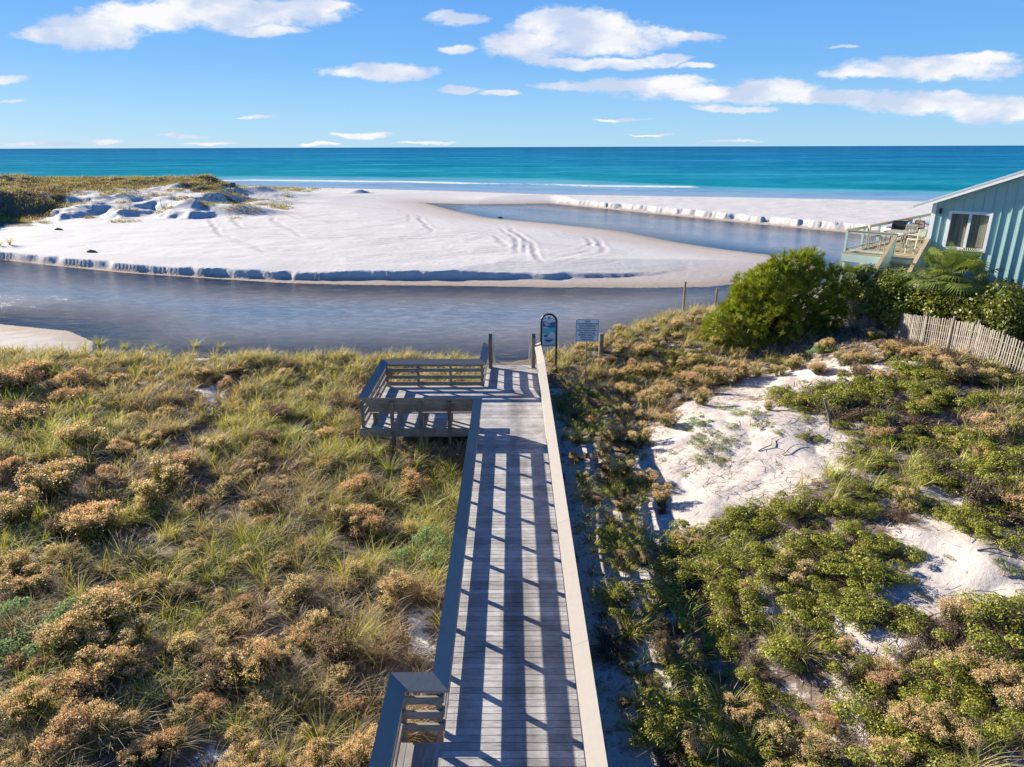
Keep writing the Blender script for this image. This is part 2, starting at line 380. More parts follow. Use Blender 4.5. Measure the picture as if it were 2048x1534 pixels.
def wood(name, c0, c1, axis, scale=9.0, stain=0.0):
    """weathered boards: long grain along axis, blotches, one tone per board"""
    m, t = newmat(name); co = obj_co(t)
    st = {'x': (0.12, 1, 1), 'y': (1, 0.12, 1), 'z': (1, 1, 0.12)}[axis]
    g = t.noise(t.mapping(co, st), scale * 5, 6, 0.65, 0.3); b = t.noise(co, 2.2, 4, 0.6)
    f = t.math('ADD', t.math('MULTIPLY', g, 0.65), t.math('MULTIPLY', b, 0.5))
    c = t.mix(t.ss(f, 0.36, 0.80), c0, c1)
    c = t.mix(t.ss(t.noise(t.mapping(co, st), scale * 2.0, 3), 0.62, 0.70, 0, 0.45), c, tuple(v * 0.4 for v in c0))
    if stain:
        sx_ = t.n('ShaderNodeSeparateXYZ'); t.l(co, sx_.inputs[0]); dx_ = t.math('ABSOLUTE', t.math('SUBTRACT', sx_.outputs[0], 0.18))
        c = t.mix(t.math('MULTIPLY', t.ss(dx_, 0.12, 0.42, 1.0, 0.0), t.ss(t.noise(t.mapping(co, (1, .35, 1)), 1.3, 4, 0.6), 0.40, 0.62, 0, 0.5)), c, tuple(v * 0.35 for v in c0))
        c = t.mix(t.ss(t.noise(co, 0.9, 4, 0.6, 0.6), 0.52, 0.72, 0, stain), c, tuple(v * 0.42 for v in c0))
    a = t.n('ShaderNodeVertexColor', layer_name='col'); c = t.mix(1.0, c, a.outputs[0], 'MULTIPLY')
    out(t, principled(t, c, 0.8, bump(t, g, 0.35, 0.006), 0.2)); return m
def leafmat(name, rough=0.55, trans=0.32, spec=0.3, tcol=(1.1, 1.05, 0.5)):
    m, t = newmat(name); a = t.n('ShaderNodeVertexColor', layer_name='col').outputs[0]
    d = principled(t, a, rough, None, spec)
    tr = t.n('ShaderNodeBsdfTranslucent'); t.l(t.mix(1.0, a, tcol, 'MULTIPLY'), tr.inputs[0])
    mx = t.n('ShaderNodeMixShader'); mx.inputs[0].default_value = trans; t.l(d, mx.inputs[1]); t.l(tr.outputs[0], mx.inputs[2])
    out(t, mx.outputs[0]); return m
M = {}
M['deck'] = wood('deck_wood', (0.36, 0.345, 0.325), (0.68, 0.66, 0.635), 'x', stain=0.35)
M['decky'] = wood('deck_wood_lengthwise', (0.34, 0.31, 0.28), (0.60, 0.56, 0.51), 'y')
M['railx'] = wood('rail_wood_across', (0.16, 0.14, 0.12), (0.40, 0.36, 0.31), 'x')
M['raily'] = wood('rail_wood_along', (0.22, 0.19, 0.16), (0.46, 0.41, 0.35), 'y')
M['capwood'] = paint('cap_wood', (0.34, 0.31, 0.27), 0.75, 0.10, 9, 0.2)
M['postwood'] = wood('post_wood', (0.13, 0.11, 0.085), (0.32, 0.28, 0.22), 'z')
M['slat'] = wood('slat_wood', (0.22, 0.19, 0.155), (0.44, 0.39, 0.33), 'z')
M['grass'] = leafmat('grass_blades', 0.6, 0.35, 0.25)
M['leaf'] = leafmat('shrub_leaves', 0.45, 0.28, 0.3)
M['softleaf'] = leafmat('soft_leaves', 0.8, 0.3, 0.08)
M['flower'] = leafmat('dry_flowers', 0.8, 0.45, 0.1, (1.1, 1.0, 0.8))
M['needle'] = leafmat('needles', 0.4, 0.3, 0.4)
M['twig'] = paint('twigs', (0.27, 0.22, 0.17), 0.9, 0.3, 20)
M['black'] = paint('black_metal', (0.015, 0.016, 0.02), 0.35, 0.1)
M['steel'] = paint('galvanised_steel', (0.5, 0.52, 0.52), 0.4, 0.1, metal=0.6)
M['white'] = paint('white_paint', (0.78, 0.78, 0.76), 0.5, 0.05)
M['dark'] = paint('dark_print', (0.01, 0.025, 0.06), 0.6, 0.05)

# ---- ground
gm, t = newmat('ground_sand_and_litter')
co = geo_co(t)
av = lambda nme: t.n('ShaderNodeAttribute', attribute_name=nme).outputs['Fac']
sand = t.mix(t.noise(co, 0.35, 5, 0.6), (0.60, 0.575, 0.54), (0.70, 0.68, 0.645))
sand = t.mix(t.ss(t.noise(co, 9.0, 5, 0.7), 0.56, 0.74, 0, 0.35), sand, (0.47, 0.43, 0.385))
sand = t.mix(t.math('MULTIPLY', av('track'), 0.55), sand, (0.36, 0.34, 0.325))  # tracks tinted darker, in place of shading their faint relief hardly shows
tan = t.mix(t.noise(co, 1.2, 5, 0.6), (0.42, 0.35, 0.29), (0.56, 0.49, 0.43))
col = t.mix(t.math('MULTIPLY', av('tan'), 0.75), sand, tan)
col = t.mix(t.math('MULTIPLY', av('wet'), 0.85), col, t.mix(t.noise(co, 2.5, 4), (0.30, 0.23, 0.16), (0.52, 0.43, 0.34)))
lit = t.mix(t.noise(co, 14, 6, 0.75), (0.045, 0.033, 0.025), (0.34, 0.27, 0.205))
lm = t.math('ADD', av('litter'), t.math('MULTIPLY_ADD', t.noise(co, 4.5, 8, 0.78), 1.9, -0.95))
lf = t.ss(lm, 0.42, 0.62)
col = t.mix(lf, col, lit)
hb = t.math('ADD', t.math('MULTIPLY', t.noise(co, 1.6, 6, 0.65), 1.0), t.math('MULTIPLY', t.noise(co, 7.0, 4, 0.6), 0.35))
out(t, principled(t, col, 0.9, bump(t, hb, 0.5, 0.09), 0.15))
M['ground'] = gm
# ---- terrain sheet (a fan of cells that grows with distance)
th = np.concatenate([np.linspace(-88, -49, 60)[:-1], np.linspace(-49, 49, 860), np.linspace(49, 88, 60)[1:]])
rr = np.exp(np.linspace(math.log(3.0), math.log(420), 1000))
TH, RR = np.meshgrid(np.radians(th), rr)
GX = RR * np.sin(TH); GY = RR * np.cos(TH)
GZ = H(GX, GY, True)
nr, nt_ = GX.shape
idx = np.arange(nr * nt_).reshape(nr, nt_)
F = np.stack([idx[:-1, :-1], idx[:-1, 1:], idx[1:, 1:], idx[1:, :-1]], -1).reshape(-1, 4)
fx, fy, fz = GX.ravel(), GY.ravel(), GZ.ravel()
southm = fy < np.interp(fx, BX, BY)
bare = baremask(fx, fy)
lit_ = np.where(southm, 1 - bare * 0.80, 0.0)
lit_ = np.where(southm & (fz < 0.95), lit_ * sst(0.55, 0.95, fz), lit_)
lit_ = np.where(southm & (fx > 1.2) & (fx < 30), lit_ * 0.62, lit_)
# the grown-over dune across the lagoon
VEGP = [P(x, y, 3.6) for x, y in [(-420,450),(-60,432),(0,426),(55,420),(95,402),(150,390),(200,382),(300,378),(380,381),(440,388),(478,396),(470,386),(440,376)]] + [(-62, 178), (-62, 196), (-260, 230)]
def vegd(X, Y):
    jx = X + 3 * fbm(X/6, Y/6, 91, 3); jy = Y + 3 * fbm(X/6+9, Y/6, 92, 3)
    return np.where(inpoly(jx, jy, VEGP), 1, -1) * pdist(jx, jy, VEGP + VEGP[:1])
far_ = ~southm & (fx < -30) & (fy > 100)
vv = np.full(fx.shape, -9.0); vv[far_] = vegd(fx[far_], fy[far_])
lit_ = np.where(~southm, sst(-1.5, 1.5, vv) * .9, lit_)
dl_ = np.minimum(np.minimum(pdist(fx, fy, NN), pdist(fx, fy, AS)), np.minimum(pdist(fx, fy, AN), pdist(fx, fy, SB)))
wet = (1 - sst(0.02, 0.16, fz - WL)) * (dl_ < 6)
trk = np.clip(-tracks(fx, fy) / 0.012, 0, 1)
sgn = np.where(fy > np.interp(fx, SX, SY), -1.0, 1.0); dsea = sgn * pdist(fx, fy, SHORE)
wet = np.maximum(wet, 0.35 * (1 - sst(2, 9, dsea)))
tanm = (1 - sst(0.15, 0.6, fz - WL)) * (dl_ < 15) + 0.5 * (1 - sst(4, 22, dsea)) + 0.85 * southm * (fx > 1)
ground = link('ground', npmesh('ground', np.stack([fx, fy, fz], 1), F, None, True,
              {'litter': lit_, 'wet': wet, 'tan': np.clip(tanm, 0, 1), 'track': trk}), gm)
tag(ground, kind='structure')

# ---- lagoon water
lg, t = newmat('lagoon_water'); co = geo_co(t); dep = t.n('ShaderNodeAttribute', attribute_name='depth').outputs['Fac']
rip = t.noise(t.mapping(co, (0.8, 2.4, 1), (0, 0, R(12))), 1.25, 4, 0.6, 0.4)
rip2 = t.noise(t.mapping(co, (1.0, 2.2, 1), (0, 0, R(-18))), 4.6, 2, 0.6)
calm = t.math('MULTIPLY', t.ss(t.noise(t.mapping(co, (0.5, 1.0, 1)), 0.07, 3, 0.5), 0.42, 0.60, 0.55, 1.0), t.n('ShaderNodeAttribute', attribute_name='rough').outputs['Fac'])
hgt = t.math('MULTIPLY', t.math('ADD', rip, t.math('MULTIPLY', rip2, 0.45)), calm)
nm = bump(t, hgt, 1.0, 0.17)
body = t.mix(t.ss(dep, 0.0, 1.0), (0.44, 0.385, 0.32), (0.185, 0.265, 0.35))
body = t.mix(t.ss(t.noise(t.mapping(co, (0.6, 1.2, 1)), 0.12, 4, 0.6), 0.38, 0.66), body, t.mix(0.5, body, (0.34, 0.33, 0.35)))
body = t.mix(t.math('MULTIPLY', t.ss(t.math('ADD', rip, t.math('MULTIPLY', rip2, 0.6)), 0.62, 0.98), 0.55), t.mix(1.0, body, (1.18, 1.18, 1.18), 'MULTIPLY'), t.mix(1.0, body, (0.45, 0.5, 0.55), 'MULTIPLY'))  # light and dark of the ripples put into the water colour as well
df = t.n('ShaderNodeBsdfDiffuse'); t.l(body, df.inputs[0])
tp = t.n('ShaderNodeBsdfTransparent'); tp.inputs[0].default_value = (0.86, 0.8, 0.7, 1)
m1 = t.n('ShaderNodeMixShader'); t.l(t.ss(dep, 0.02, 0.75, 0.0, 0.97), m1.inputs[0]); t.l(tp.outputs[0], m1.inputs[1]); t.l(df.outputs[0], m1.inputs[2])
gl = t.n('ShaderNodeBsdfGlossy'); gl.inputs['Roughness'].default_value = 0.13; t.l(nm, gl.inputs['Normal'])
fr = t.n('ShaderNodeFresnel'); fr.inputs['IOR'].default_value = 1.5; t.l(nm, fr.inputs['Normal'])
m2 = t.n('ShaderNodeMixShader'); t.l(t.math('MULTIPLY', fr.outputs[0], t.math('MULTIPLY_ADD', t.math('MULTIPLY', t.math('SUBTRACT', t.math('ADD', t.math('MULTIPLY', rip, 0.6), t.math('MULTIPLY', t.noise(t.mapping(co, (0.5, 1.6, 1), (0, 0, R(20))), 1.1, 5, 0.8), 0.6)), 0.6), calm), 8.0, 1.0, True)), m2.inputs[0]); t.l(m1.outputs[0], m2.inputs[1]); t.l(gl.outputs[0], m2.inputs[2])
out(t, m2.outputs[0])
sel = (dl_ < 2.5) | inpoly(fx, fy, LAG)
depth = np.clip((WL - fz) * 1.15, 0, 1)
lagm = (sel.reshape(nr, nt_)[:-1:4, :-1:4])
ii = idx[::4, ::4]; s4 = sel[ii]
F4 = np.stack([ii[:-1, :-1], ii[:-1, 1:], ii[1:, 1:], ii[1:, :-1]], -1).reshape(-1, 4)
keep = s4[:-1, :-1] | s4[:-1, 1:] | s4[1:, 1:] | s4[1:, :-1]
F4 = F4[keep.ravel()]; uq, inv = np.unique(F4, return_inverse=True)
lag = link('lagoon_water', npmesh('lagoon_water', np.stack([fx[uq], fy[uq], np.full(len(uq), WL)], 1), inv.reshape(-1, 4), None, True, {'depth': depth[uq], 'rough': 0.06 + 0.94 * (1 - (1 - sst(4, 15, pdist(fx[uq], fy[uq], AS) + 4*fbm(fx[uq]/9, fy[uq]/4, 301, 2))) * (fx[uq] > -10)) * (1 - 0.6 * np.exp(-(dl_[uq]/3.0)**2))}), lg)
tag(lag, kind='structure')

# ---- sea
sm, t = newmat('sea_water'); co = geo_co(t); dd = t.n('ShaderNodeAttribute', attribute_name='off').outputs['Fac']
mp = t.mapping(co, (0.35, 1.0, 1), (0, 0, R(3)))
n1 = t.noise(mp, 0.035, 4, 0.6); n2 = t.noise(t.mapping(co, (0.25, 1, 1)), 0.4, 5, 0.7); n3 = t.noise(t.mapping(co, (0.5, 1, 1)), 1.4, 3, 0.7)
ramp = t.n('ShaderNodeValToRGB')
dlog = t.math('DIVIDE', t.math('LOGARITHM', t.math('ADD', dd, 5.0), 10.0), 4.0)
t.l(t.math('ADD', dlog, t.math('MULTIPLY_ADD', n1, 0.04, -0.02)), ramp.inputs[0])
els = ramp.color_ramp.elements
STOPS = [(0.17, (0.42, 0.52, 0.60)), (0.33, (0.32, 0.47, 0.60)), (0.40, (0.30, 0.50, 0.62)), (0.435, (0.16, 0.44, 0.55)), (0.472, (0.12, 0.42, 0.53)), (0.492, (0.004, 0.265, 0.32)), (0.578, (0.002, 0.235, 0.335)), (0.75, (0.001, 0.17, 0.33)), (0.95, (0.001, 0.115, 0.27))]
while len(els) < len(STOPS): els.new(0.5)
for e, (p_, c_) in zip(els, STOPS): e.position = p_; e.color = (*c_, 1)
c = ramp.outputs[0]
for sc_, xs_ in ((0.35, .5), (0.07, .4), (0.018, .4), (0.0045, .35)):
    nn_ = t.noise(t.mapping(co, (xs_, 1, 1)), sc_, 6, 0.8)
    c = t.mix(t.ss(nn_, 0.50, 0.66, 0, 0.55), c, t.mix(0.6, c, (0.07, 0.42, 0.60)))
    c = t.mix(t.ss(nn_, 0.50, 0.36, 0, 0.5), c, t.mix(1.0, c, (0.4, 0.66, 0.80), 'MULTIPLY'))
foamA = t.n('ShaderNodeAttribute', attribute_name='foam').outputs['Fac']
fo = t.ss(t.math('ADD', foamA, t.math('MULTIPLY_ADD', t.noise(t.mapping(co, (0.6, 1, 1)), 0.9, 5, 0.75), 2.0, -1.0)), 0.5, 0.9)
c = t.mix(fo, c, (0.78, 0.80, 0.80))
hh = t.math('ADD', n2, t.math('MULTIPLY', n3, 0.4))
nm = bump(t, hh, 0.6, 0.6)
df = t.n('ShaderNodeBsdfDiffuse'); t.l(c, df.inputs[0])
gl = t.n('ShaderNodeBsdfGlossy'); gl.inputs['Roughness'].default_value = 0.32; t.l(nm, gl.inputs['Normal'])
gf = t.math('MULTIPLY', t.math('SUBTRACT', 1.0, fo), t.ss(dd, 25.0, 90.0, 0.42, 0.045))
m2 = t.n('ShaderNodeMixShader'); t.l(gf, m2.inputs[0]); t.l(df.outputs[0], m2.inputs[1]); t.l(gl.outputs[0], m2.inputs[2])
out(t, m2.outputs[0])
th2 = np.radians(np.linspace(-80, 80, 700)); r2 = np.concatenate([np.exp(np.linspace(math.log(110), math.log(700), 520)), np.exp(np.linspace(math.log(720), math.log(60000), 90))])
A, B = np.meshgrid(th2, r2); sx = (B * np.sin(A)).ravel(); sy = (B * np.cos(A)).ravel()
yy = np.interp(sx, SX, SY); off = np.where(sy > yy, 1, -1) * np.minimum(pdist(sx, sy, SHORE), np.maximum(1, np.abs(sy - yy)))
wv = off + 5.5 * fbm(sx/24, sy/40, 101, 4)
foam = 0.75 * np.exp(-((wv - 1.0)/1.1)**2) * (0.6 + 0.5*fbm(sx/9, sy/9, 7, 2))
zs_ = np.zeros(sx.shape)
for o_, wd, am, seed in ((42, 4.2, 1.15, 1), (20, 1.8, 0.55, 2), (66, 2.2, 0.5, 3), (150, 4, 0.42, 4)):
    k = 0.5 + 0.75 * fbm(sx/38, sy/60, 110 + seed, 2) + (0.45 if seed < 2 else 0); k = k * (1 - sst(52, 62, sx) if seed == 1 else 1)
    foam = np.maximum(foam, am * np.clip(k, 0, 1.1) * np.exp(-((wv - o_)/wd)**2)); zs_ += 0.28 * np.clip(k + 0.3, 0, 1) * np.exp(-((wv - o_ - 0.8)/1.6)**2)
zs_ += 0.08 * np.sin(off/6.5 + 2.4*fbm(sx/60, sy/60, 5, 2)) * sst(60, 90, off) * (off < 400)
ns, ms = A.shape; idn = np.arange(ns*ms).reshape(ns, ms)
Fs = np.stack([idn[:-1, :-1], idn[:-1, 1:], idn[1:, 1:], idn[1:, :-1]], -1).reshape(-1, 4)
Fs = Fs[(off[Fs].max(1) > -6)]; uq, inv = np.unique(Fs, return_inverse=True)
sea = link('sea', npmesh('sea', np.stack([sx[uq], sy[uq], zs_[uq]], 1), inv.reshape(-1, 4), None, True, {'off': np.maximum(off[uq], 0) * (1 + 0.9 * sst(20, 90, sx[uq])), 'foam': foam[uq]}), sm)
tag(sea, kind='structure')

# ------------------------------------------------------------------ boardwalk
DK = 3.0
bw = empty('boardwalk', (0, 15, 1.9)); tag(bw, 'long weathered grey boardwalk with railings running over the dune to the lagoon', 'boardwalk')
OY, OZ = -15.0, -1.9
def dz(y): return DK - max(0.0, y - 24.8) / 4.0 * 0.36
class BMB(MB):
    def build(s, name, mat, parent=None, bevel=0.0, **k):
        s.V = [(x, y + OY, z + OZ) for x, y, z in s.V]; return super().build(name, mat, parent, bevel)
b = BMB(); y = 1.0
while y < 28.85:
    x0 = -1.085 + random.uniform(-.006, .006)
    b.hexa([(x0,y,dz(y)-.04),(1.085,y,dz(y)-.04),(1.085,y+.131,dz(y+.14)-.04),(x0,y+.131,dz(y+.14)-.04),(x0,y,dz(y)),(1.085,y,dz(y)),(1.085,y+.131,dz(y+.14)),(x0,y+.131,dz(y+.14))], random.uniform(.74, 1.12))
    y += .145
deck = b.build('deck', M['deck'], bw)
b = BMB(); y = 1.0
while y < 28.8:
    for x in (-.96, -.12, .52, 1.0):
        for o_ in (.035, .10):
            xx = x + random.uniform(-.008, .008); b.box(xx-.005, xx+.005, y+o_-.005, y+o_+.005, dz(y+o_)-.002, dz(y+o_)+.0015, 1)
    y += .145
b.build('screws', M['black'], deck)
b = BMB(); y = 20.92
while y < 25.1:
    b.box(-4.98, -1.093, y, y + .131, DK-.04, DK, random.uniform(.78, 1.1)); y += .145
b.build('platform', M['deck'], bw)
b = BMB(); x = -1.80
while x < -1.15:
    b.box(x, x + .137, 1.0, 8.25, DK-.04, DK-.003, random.uniform(.7, .95)); x += .145
b.build('side_deck', M['decky'], bw)
b = BMB()   # beams below
for x in (-1.0, 0, 1.0): b.box(x-.05, x+.05, 1, 24.8, DK-.30, DK-.045)
for x in (-1.0, 0, 1.0): b.bar((x, 24.8, DK-.17), (x, 28.8, DK-.53), .1, .25)
b.box(-5.0, -1.1, 20.875, 20.91, DK-.30, DK-.0); b.box(-5.0, -1.1, 25.12, 25.17, DK-.30, DK-.01); b.box(-5.05, -5.0, 20.86, 25.17, DK-.3, DK-.01)
for y in (21.8, 22.9, 24.0): b.box(-4.98, -1.1, y-.04, y+.04, DK-.28, DK-.045)
b.build('beam', M['railx'], bw)
def offset_poly(L, d):
    """mitred parallel of a polyline, d to the right of travel"""
    o = []
    for i in range(len(L)):
        p = Vector(L[i][:2]); ns_ = []
        if i > 0: a = (p - Vector(L[i-1][:2])).normalized(); ns_.append(Vector((a.y, -a.x)))
        if i < len(L)-1: a = (Vector(L[i+1][:2]) - p).normalized(); ns_.append(Vector((a.y, -a.x)))
        if len(ns_) == 2:
            n = (ns_[0] + ns_[1]); n = n / (n.length_squared / 2) if n.length > 1e-6 else ns_[0]
        else: n = ns_[0]
        o.append(p + n * d)
    return o
def railing(L, side, skip_rails=(), mats=None):
    """L: corner points on the post line; side +1 = walkers are to the right of travel"""
    Lz = [dz(p[1]) for p in L]
    root = None
    oo = offset_poly(L, -0.125 * side); oi = offset_poly(L, 0.135 * side)
    hz, lz, th_ = 1.10, 0.98, 0.04
    for i in range(len(L) - 1):
        z0, z1 = Lz[i], Lz[i+1]; d = (Vector(L[i+1]) - Vector(L[i])).normalized(); n = Vector((d.y, -d.x)) * side
        length = (Vector(L[i+1]) - Vector(L[i])).length
        alongx = abs(d.x) > abs(d.y); wm = M['railx'] if alongx else M['raily']
        def at(s_, o_, z): p = Vector(L[i]) + d * s_ + n * o_; return (p.x, p.y, z0 + (z1 - z0) * s_ / length + z)
        b = BMB(); b.bar(at(-0.02, .025, .93), at(length+.02, .025, .93), .038, .15)
        root = b.build('railing', wm, bw)
        # cap: a sloping board, outer edge high
        b = BMB(); nseg = max(1, int(length / 3.6))
        for k in range(nseg):
            f0, f1 = k / nseg, (k+1) / nseg
            def cp(f, a, c, z): q = a[i].lerp(a[i+1], f); return (q.x, q.y, z0 + (z1-z0)*f + z)
            sh = random.uniform(.9, 1.08)
            f1_ = f1 - (0.0002 if k < nseg-1 else 0)
            A = [cp(f0,oo,0,hz-th_), cp(f1_,oo,0,hz-th_), cp(f1_,oi,0,lz-th_), cp(f0,oi,0,lz-th_), cp(f0,oo,0,hz), cp(f1_,oo,0,hz), cp(f1_,oi,0,lz), cp(f0,oi,0,lz)]
            b.hexa(A if side > 0 and True else A, sh)
        b.build('cap', M['capwood'], root)
        if i not in skip_rails:
            for zc_ in (.70, .42, .15):
                b = BMB(); k = 0
                b.bar(at(-0.02, .025, zc_ + random.uniform(-.008,.008)), at(length+.02, .025, zc_ + random.uniform(-.008,.008)), .038, .14)
                b.build('rail', wm, root)
        npst = max(1, round(length / (0.85 if i in skip_rails else 1.2)))
        for k in range(npst + 1):
            if k == npst and i < len(L) - 2: continue
            s_ = min(max(length * k / npst, .05), length - .05); g = at(s_, -.045, 0)
            b = BMB(); hp = .06 if i in skip_rails else .045; b.box(g[0]-hp, g[0]+hp, g[1]-.045, g[1]+.045, min(g[2]-.9, 2.0), g[2]+.985 - (0.04 if True else 0), random.uniform(.8, 1.1))
            b.build('post', M['postwood'], root)
    return root
railing([(-1.78, 1.5), (-1.78, 8.42), (-1.12, 8.42), (-1.12, 20.95), (-4.9, 20.95), (-4.9, 25.08), (-1.12, 25.08), (-1.12, 28.75)], 1, skip_rails=(3,))
railing([(1.12, 1.5), (1.12, 24.8), (1.12, 28.75)], -1)
# bench built against the near rail of the platform
b = BMB()
for y in (21.16, 21.31, 21.46): b.box(-4.75, -1.25, y, y+.138, DK+.41, DK+.45)
bench = b.build('bench', M['railx'], bw)
b = BMB()
for k, z in enumerate((.50, .645, .79)): b.box(-4.75, -1.22, 21.10 - .03*k, 21.135 - .03*k, DK+z, DK+z+.138)
b.build('backrest', M['railx'], bench)
for x in (-4.6, -3.75, -2.9, -2.05):
    b = BMB(); b.box(x-.045, x+.045, 21.18, 21.27, DK, DK+.41); b.build('leg', M['postwood'], bench); b = BMB(); b.box(x-.045, x+.045, 21.50, 21.585, DK, DK+.41); b.build('leg', M['postwood'], bench)
# two tall posts and steps down to the sand
for s in (-1, 1):
    b = BMB(); z = dz(28.4)
    b.hexa([(s*.93-.085,28.3,z-1.5),(s*.93+.085,28.3,z-1.5),(s*.93+.085,28.52,z-1.5),(s*.93-.085,28.52,z-1.5),(s*.93-.085,28.3,z+1.38),(s*.93+.085,28.3,z+1.38),(s*.93+.085,28.52,z+1.52),(s*.93-.085,28.52,z+1.52)])
    b.build('tall_post', M['postwood'], bw, 0.01)
    b = BMB(); b.tube([(s*.80,28.86,z-.1),(s*.80,28.88,z+.93),(s*.80,31.4,z-.75)], .022, 8); b.tube([(s*.80,31.2,z-.7),(s*.80,31.2,z-1.8)], .022, 8); b.tube([(s*.80,29.3,z+.6),(s*.80,29.3,z-.6)], .022, 8)
    b.build('handrail', M['steel'], bw)
b = BMB()
for k in range(10): b.box(-.86, .86, 28.86+.28*k, 29.12+.28*k, 2.62-.17*(k+1), 2.66-.17*(k+1))
for s in (-1, 1): b.bar((s*.89, 28.85, 2.5), (s*.89, 31.7, .78), .045, .28)
b.build('steps', M['railx'], bw)
# foundation piles, seen through the rails of the side deck and below the platform
for x, y in [(-1.0, yy_) for yy_ in (7.6, 11, 14, 17, 20)] + [(1.0, yy_) for yy_ in (8, 11, 14, 17, 20, 23, 26)] + [(-4.7, 21.1), (-2.9, 21.1), (-4.7, 24.9), (-2.9, 24.9), (-1.72, 8.3)]:
    b = BMB(); b.tube([(x, y, 0.8), (x, y, DK-.3)], .10, 10); b.build('pile', M['postwood'], bw)

# ------------------------------------------------------------------ lettering
def text_mesh(lines, size, spacing, depth=0.002):
    V = []; F = []
    for k, s in enumerate(lines):
        cu_ = bpy.data.curves.new('t', 'FONT'); cu_.body = s; cu_.size = size; cu_.align_x = 'CENTER'; cu_.extrude = depth; cu_.resolution_u = 3; cu_.offset = size * .03
        ob = bpy.data.objects.new('t', cu_); me = bpy.data.meshes.new_from_object(ob); bpy.data.objects.remove(ob)
        b0 = len(V); V += [(v.co.x, -v.co.z - 0.0, v.co.y - k * spacing) for v in me.vertices]; F += [tuple(b0 + i for i in p.vertices) for p in me.polygons]
        bpy.data.meshes.remove(me)
    return V, F
def text_obj(name, lines, size, spacing, loc, mat, parent, xs=1.0):
    V, F = text_mesh(lines, size, spacing); me = bpy.data.meshes.new(name); me.from_pydata([(v[0]*xs, v[1], v[2]) for v in V], [], F)
    if xs < 0:   # fit the widest line to this width
        w_ = max(v[0] for v in V) - min(v[0] for v in V)
        f_ = -xs / w_
        for v, q in zip(me.vertices, V): v.co.x = q[0] * f_
    a = me.color_attributes.new('col', 'FLOAT_COLOR', 'POINT'); a.data.foreach_set('color', [1.0] * (4 * len(V)))
    return link(name, me, mat, parent, loc)
# notice sign
M['signface'] = paint('pale_sign_face', (0.86, 0.90, 0.92), 0.4, 0.02)
p = G(1173, 722); X, Y, Z = 3.12, 27.4, Hs(3.12, 27.4)
ns_ = empty('notice_sign', (X, Y, Z), R(-4)); tag(ns_, 'square white notice sign with dark lettering on a thin metal post in the dune grass', 'sign')
TOPZ = CAMZ - 0.2655 * Y * 1.0
def zat(px, py, Y):
    d = ray(px, py); return CAMZ + d.z / d.y * Y
zt = zat(1173, 638, Y) - Z; zb = zat(1173, 683, Y) - Z
bh = zt - zb; bwid = (ray(1197, 660).x / ray(1197, 660).y - ray(1151, 660).x / ray(1151, 660).y) * Y
b = MB(); hw = bwid / 2; r_ = .06; cs = []
for cx, cz, a0 in ((hw-r_, zt-r_, 0), (-hw+r_, zt-r_, 90), (-hw+r_, zb+r_, 180), (hw-r_, zb+r_, 270)):
    for k in range(5): a = R(a0 + 22.5 * k); cs.append((cx + r_*math.cos(a), cz + r_*math.sin(a)))
n = len(cs); b.add([(x, -.012, z) for x, z in cs] + [(x, .0, z) for x, z in cs], [tuple(range(n)), tuple(reversed(range(n, 2*n)))] + [(i, n+i, n+(i+1) % n, (i+1) % n) for i in range(n)], 1)
pan = b.build('sign_panel', M['signface'], ns_)
b = MB(); ins = [(x * .965, zb + bh/2 + (z - zb - bh/2) * .965) for x, z in cs]; ins2 = [(x * .93, zb + bh/2 + (z - zb - bh/2) * .93) for x, z in cs]
b.add([(x, -.015, z) for x, z in ins] + [(x, -.015, z) for x, z in ins2], [(i, (i+1) % n, n+(i+1) % n, n+i) for i in range(n)], 1)
b.build('border', M['dark'], pan)
text_obj('lettering', ['NOTICE', 'EXCAVATION SEAWARD OF THE', 'COASTAL CONSTRUCTION', 'CONTROL LINE (CCCL) BY', 'ILLEGAL OPENING OF COASTAL', 'DUNE LAKE OUTFALLS IS', 'PROHIBITED PURSUANT TO', 'CHAPTER 161 OF THE', 'FLORIDA STATUTES'], bh * .088, bh * .100, (0, -.017, zt - bh * .135), M['dark'], pan, -.90 * bwid)
b = MB(); b.box(-.022, .022, .002, .03, -.4, zt + .02); b.build('post', M['steel'], ns_)
# arched information sign
Y = 28.9; Xl = ray(1081, 680).x / ray(1081, 680).y * Y; Xr = ray(1114, 680).x / ray(1114, 680).y * Y; X = (Xl + Xr) / 2; Z = Hs(X, Y)
asn = empty('information_sign', (X, Y, Z), R(-3)); tag(asn, 'blue information board in a black arched frame beside the boardwalk end', 'sign')
hw = (Xr - Xl) / 2 - .03; zt = zat(1097, 627, Y) - Z; zc_ = zt - hw - .03; zb = zat(1097, 694, Y) - Z
b = MB(); b.tube([(-hw, 0, -.3)] + [(-hw, 0, zc_)] + [(-hw*math.cos(R(a)), 0, zc_ + hw*math.sin(R(a))) for a in range(12, 180, 12)] + [(hw, 0, zc_), (hw, 0, -.3)], .045, 10, 1)
b.build('frame', M['black'], asn, smooth=True)
for s in (-1, 1):
    b = MB(); b.tube([(s*hw, 0, .0), (s*hw, 0, .45)], [.05, .045], 10, 1); b.tube([(s*hw, 0, .62), (s*hw, 0, .68)], .052, 10, 1); b.build('foot', M['black'], asn)
b = MB()
for a in (25, 50, 75, 105, 130, 155): b.bar((-hw*math.cos(R(a)), 0, zc_+hw*math.sin(R(a))), (-hw*.72*math.cos(R(a)), 0, zc_+hw*.72*math.sin(R(a))), .025, .025)
b.build('spoke', M['black'], asn)
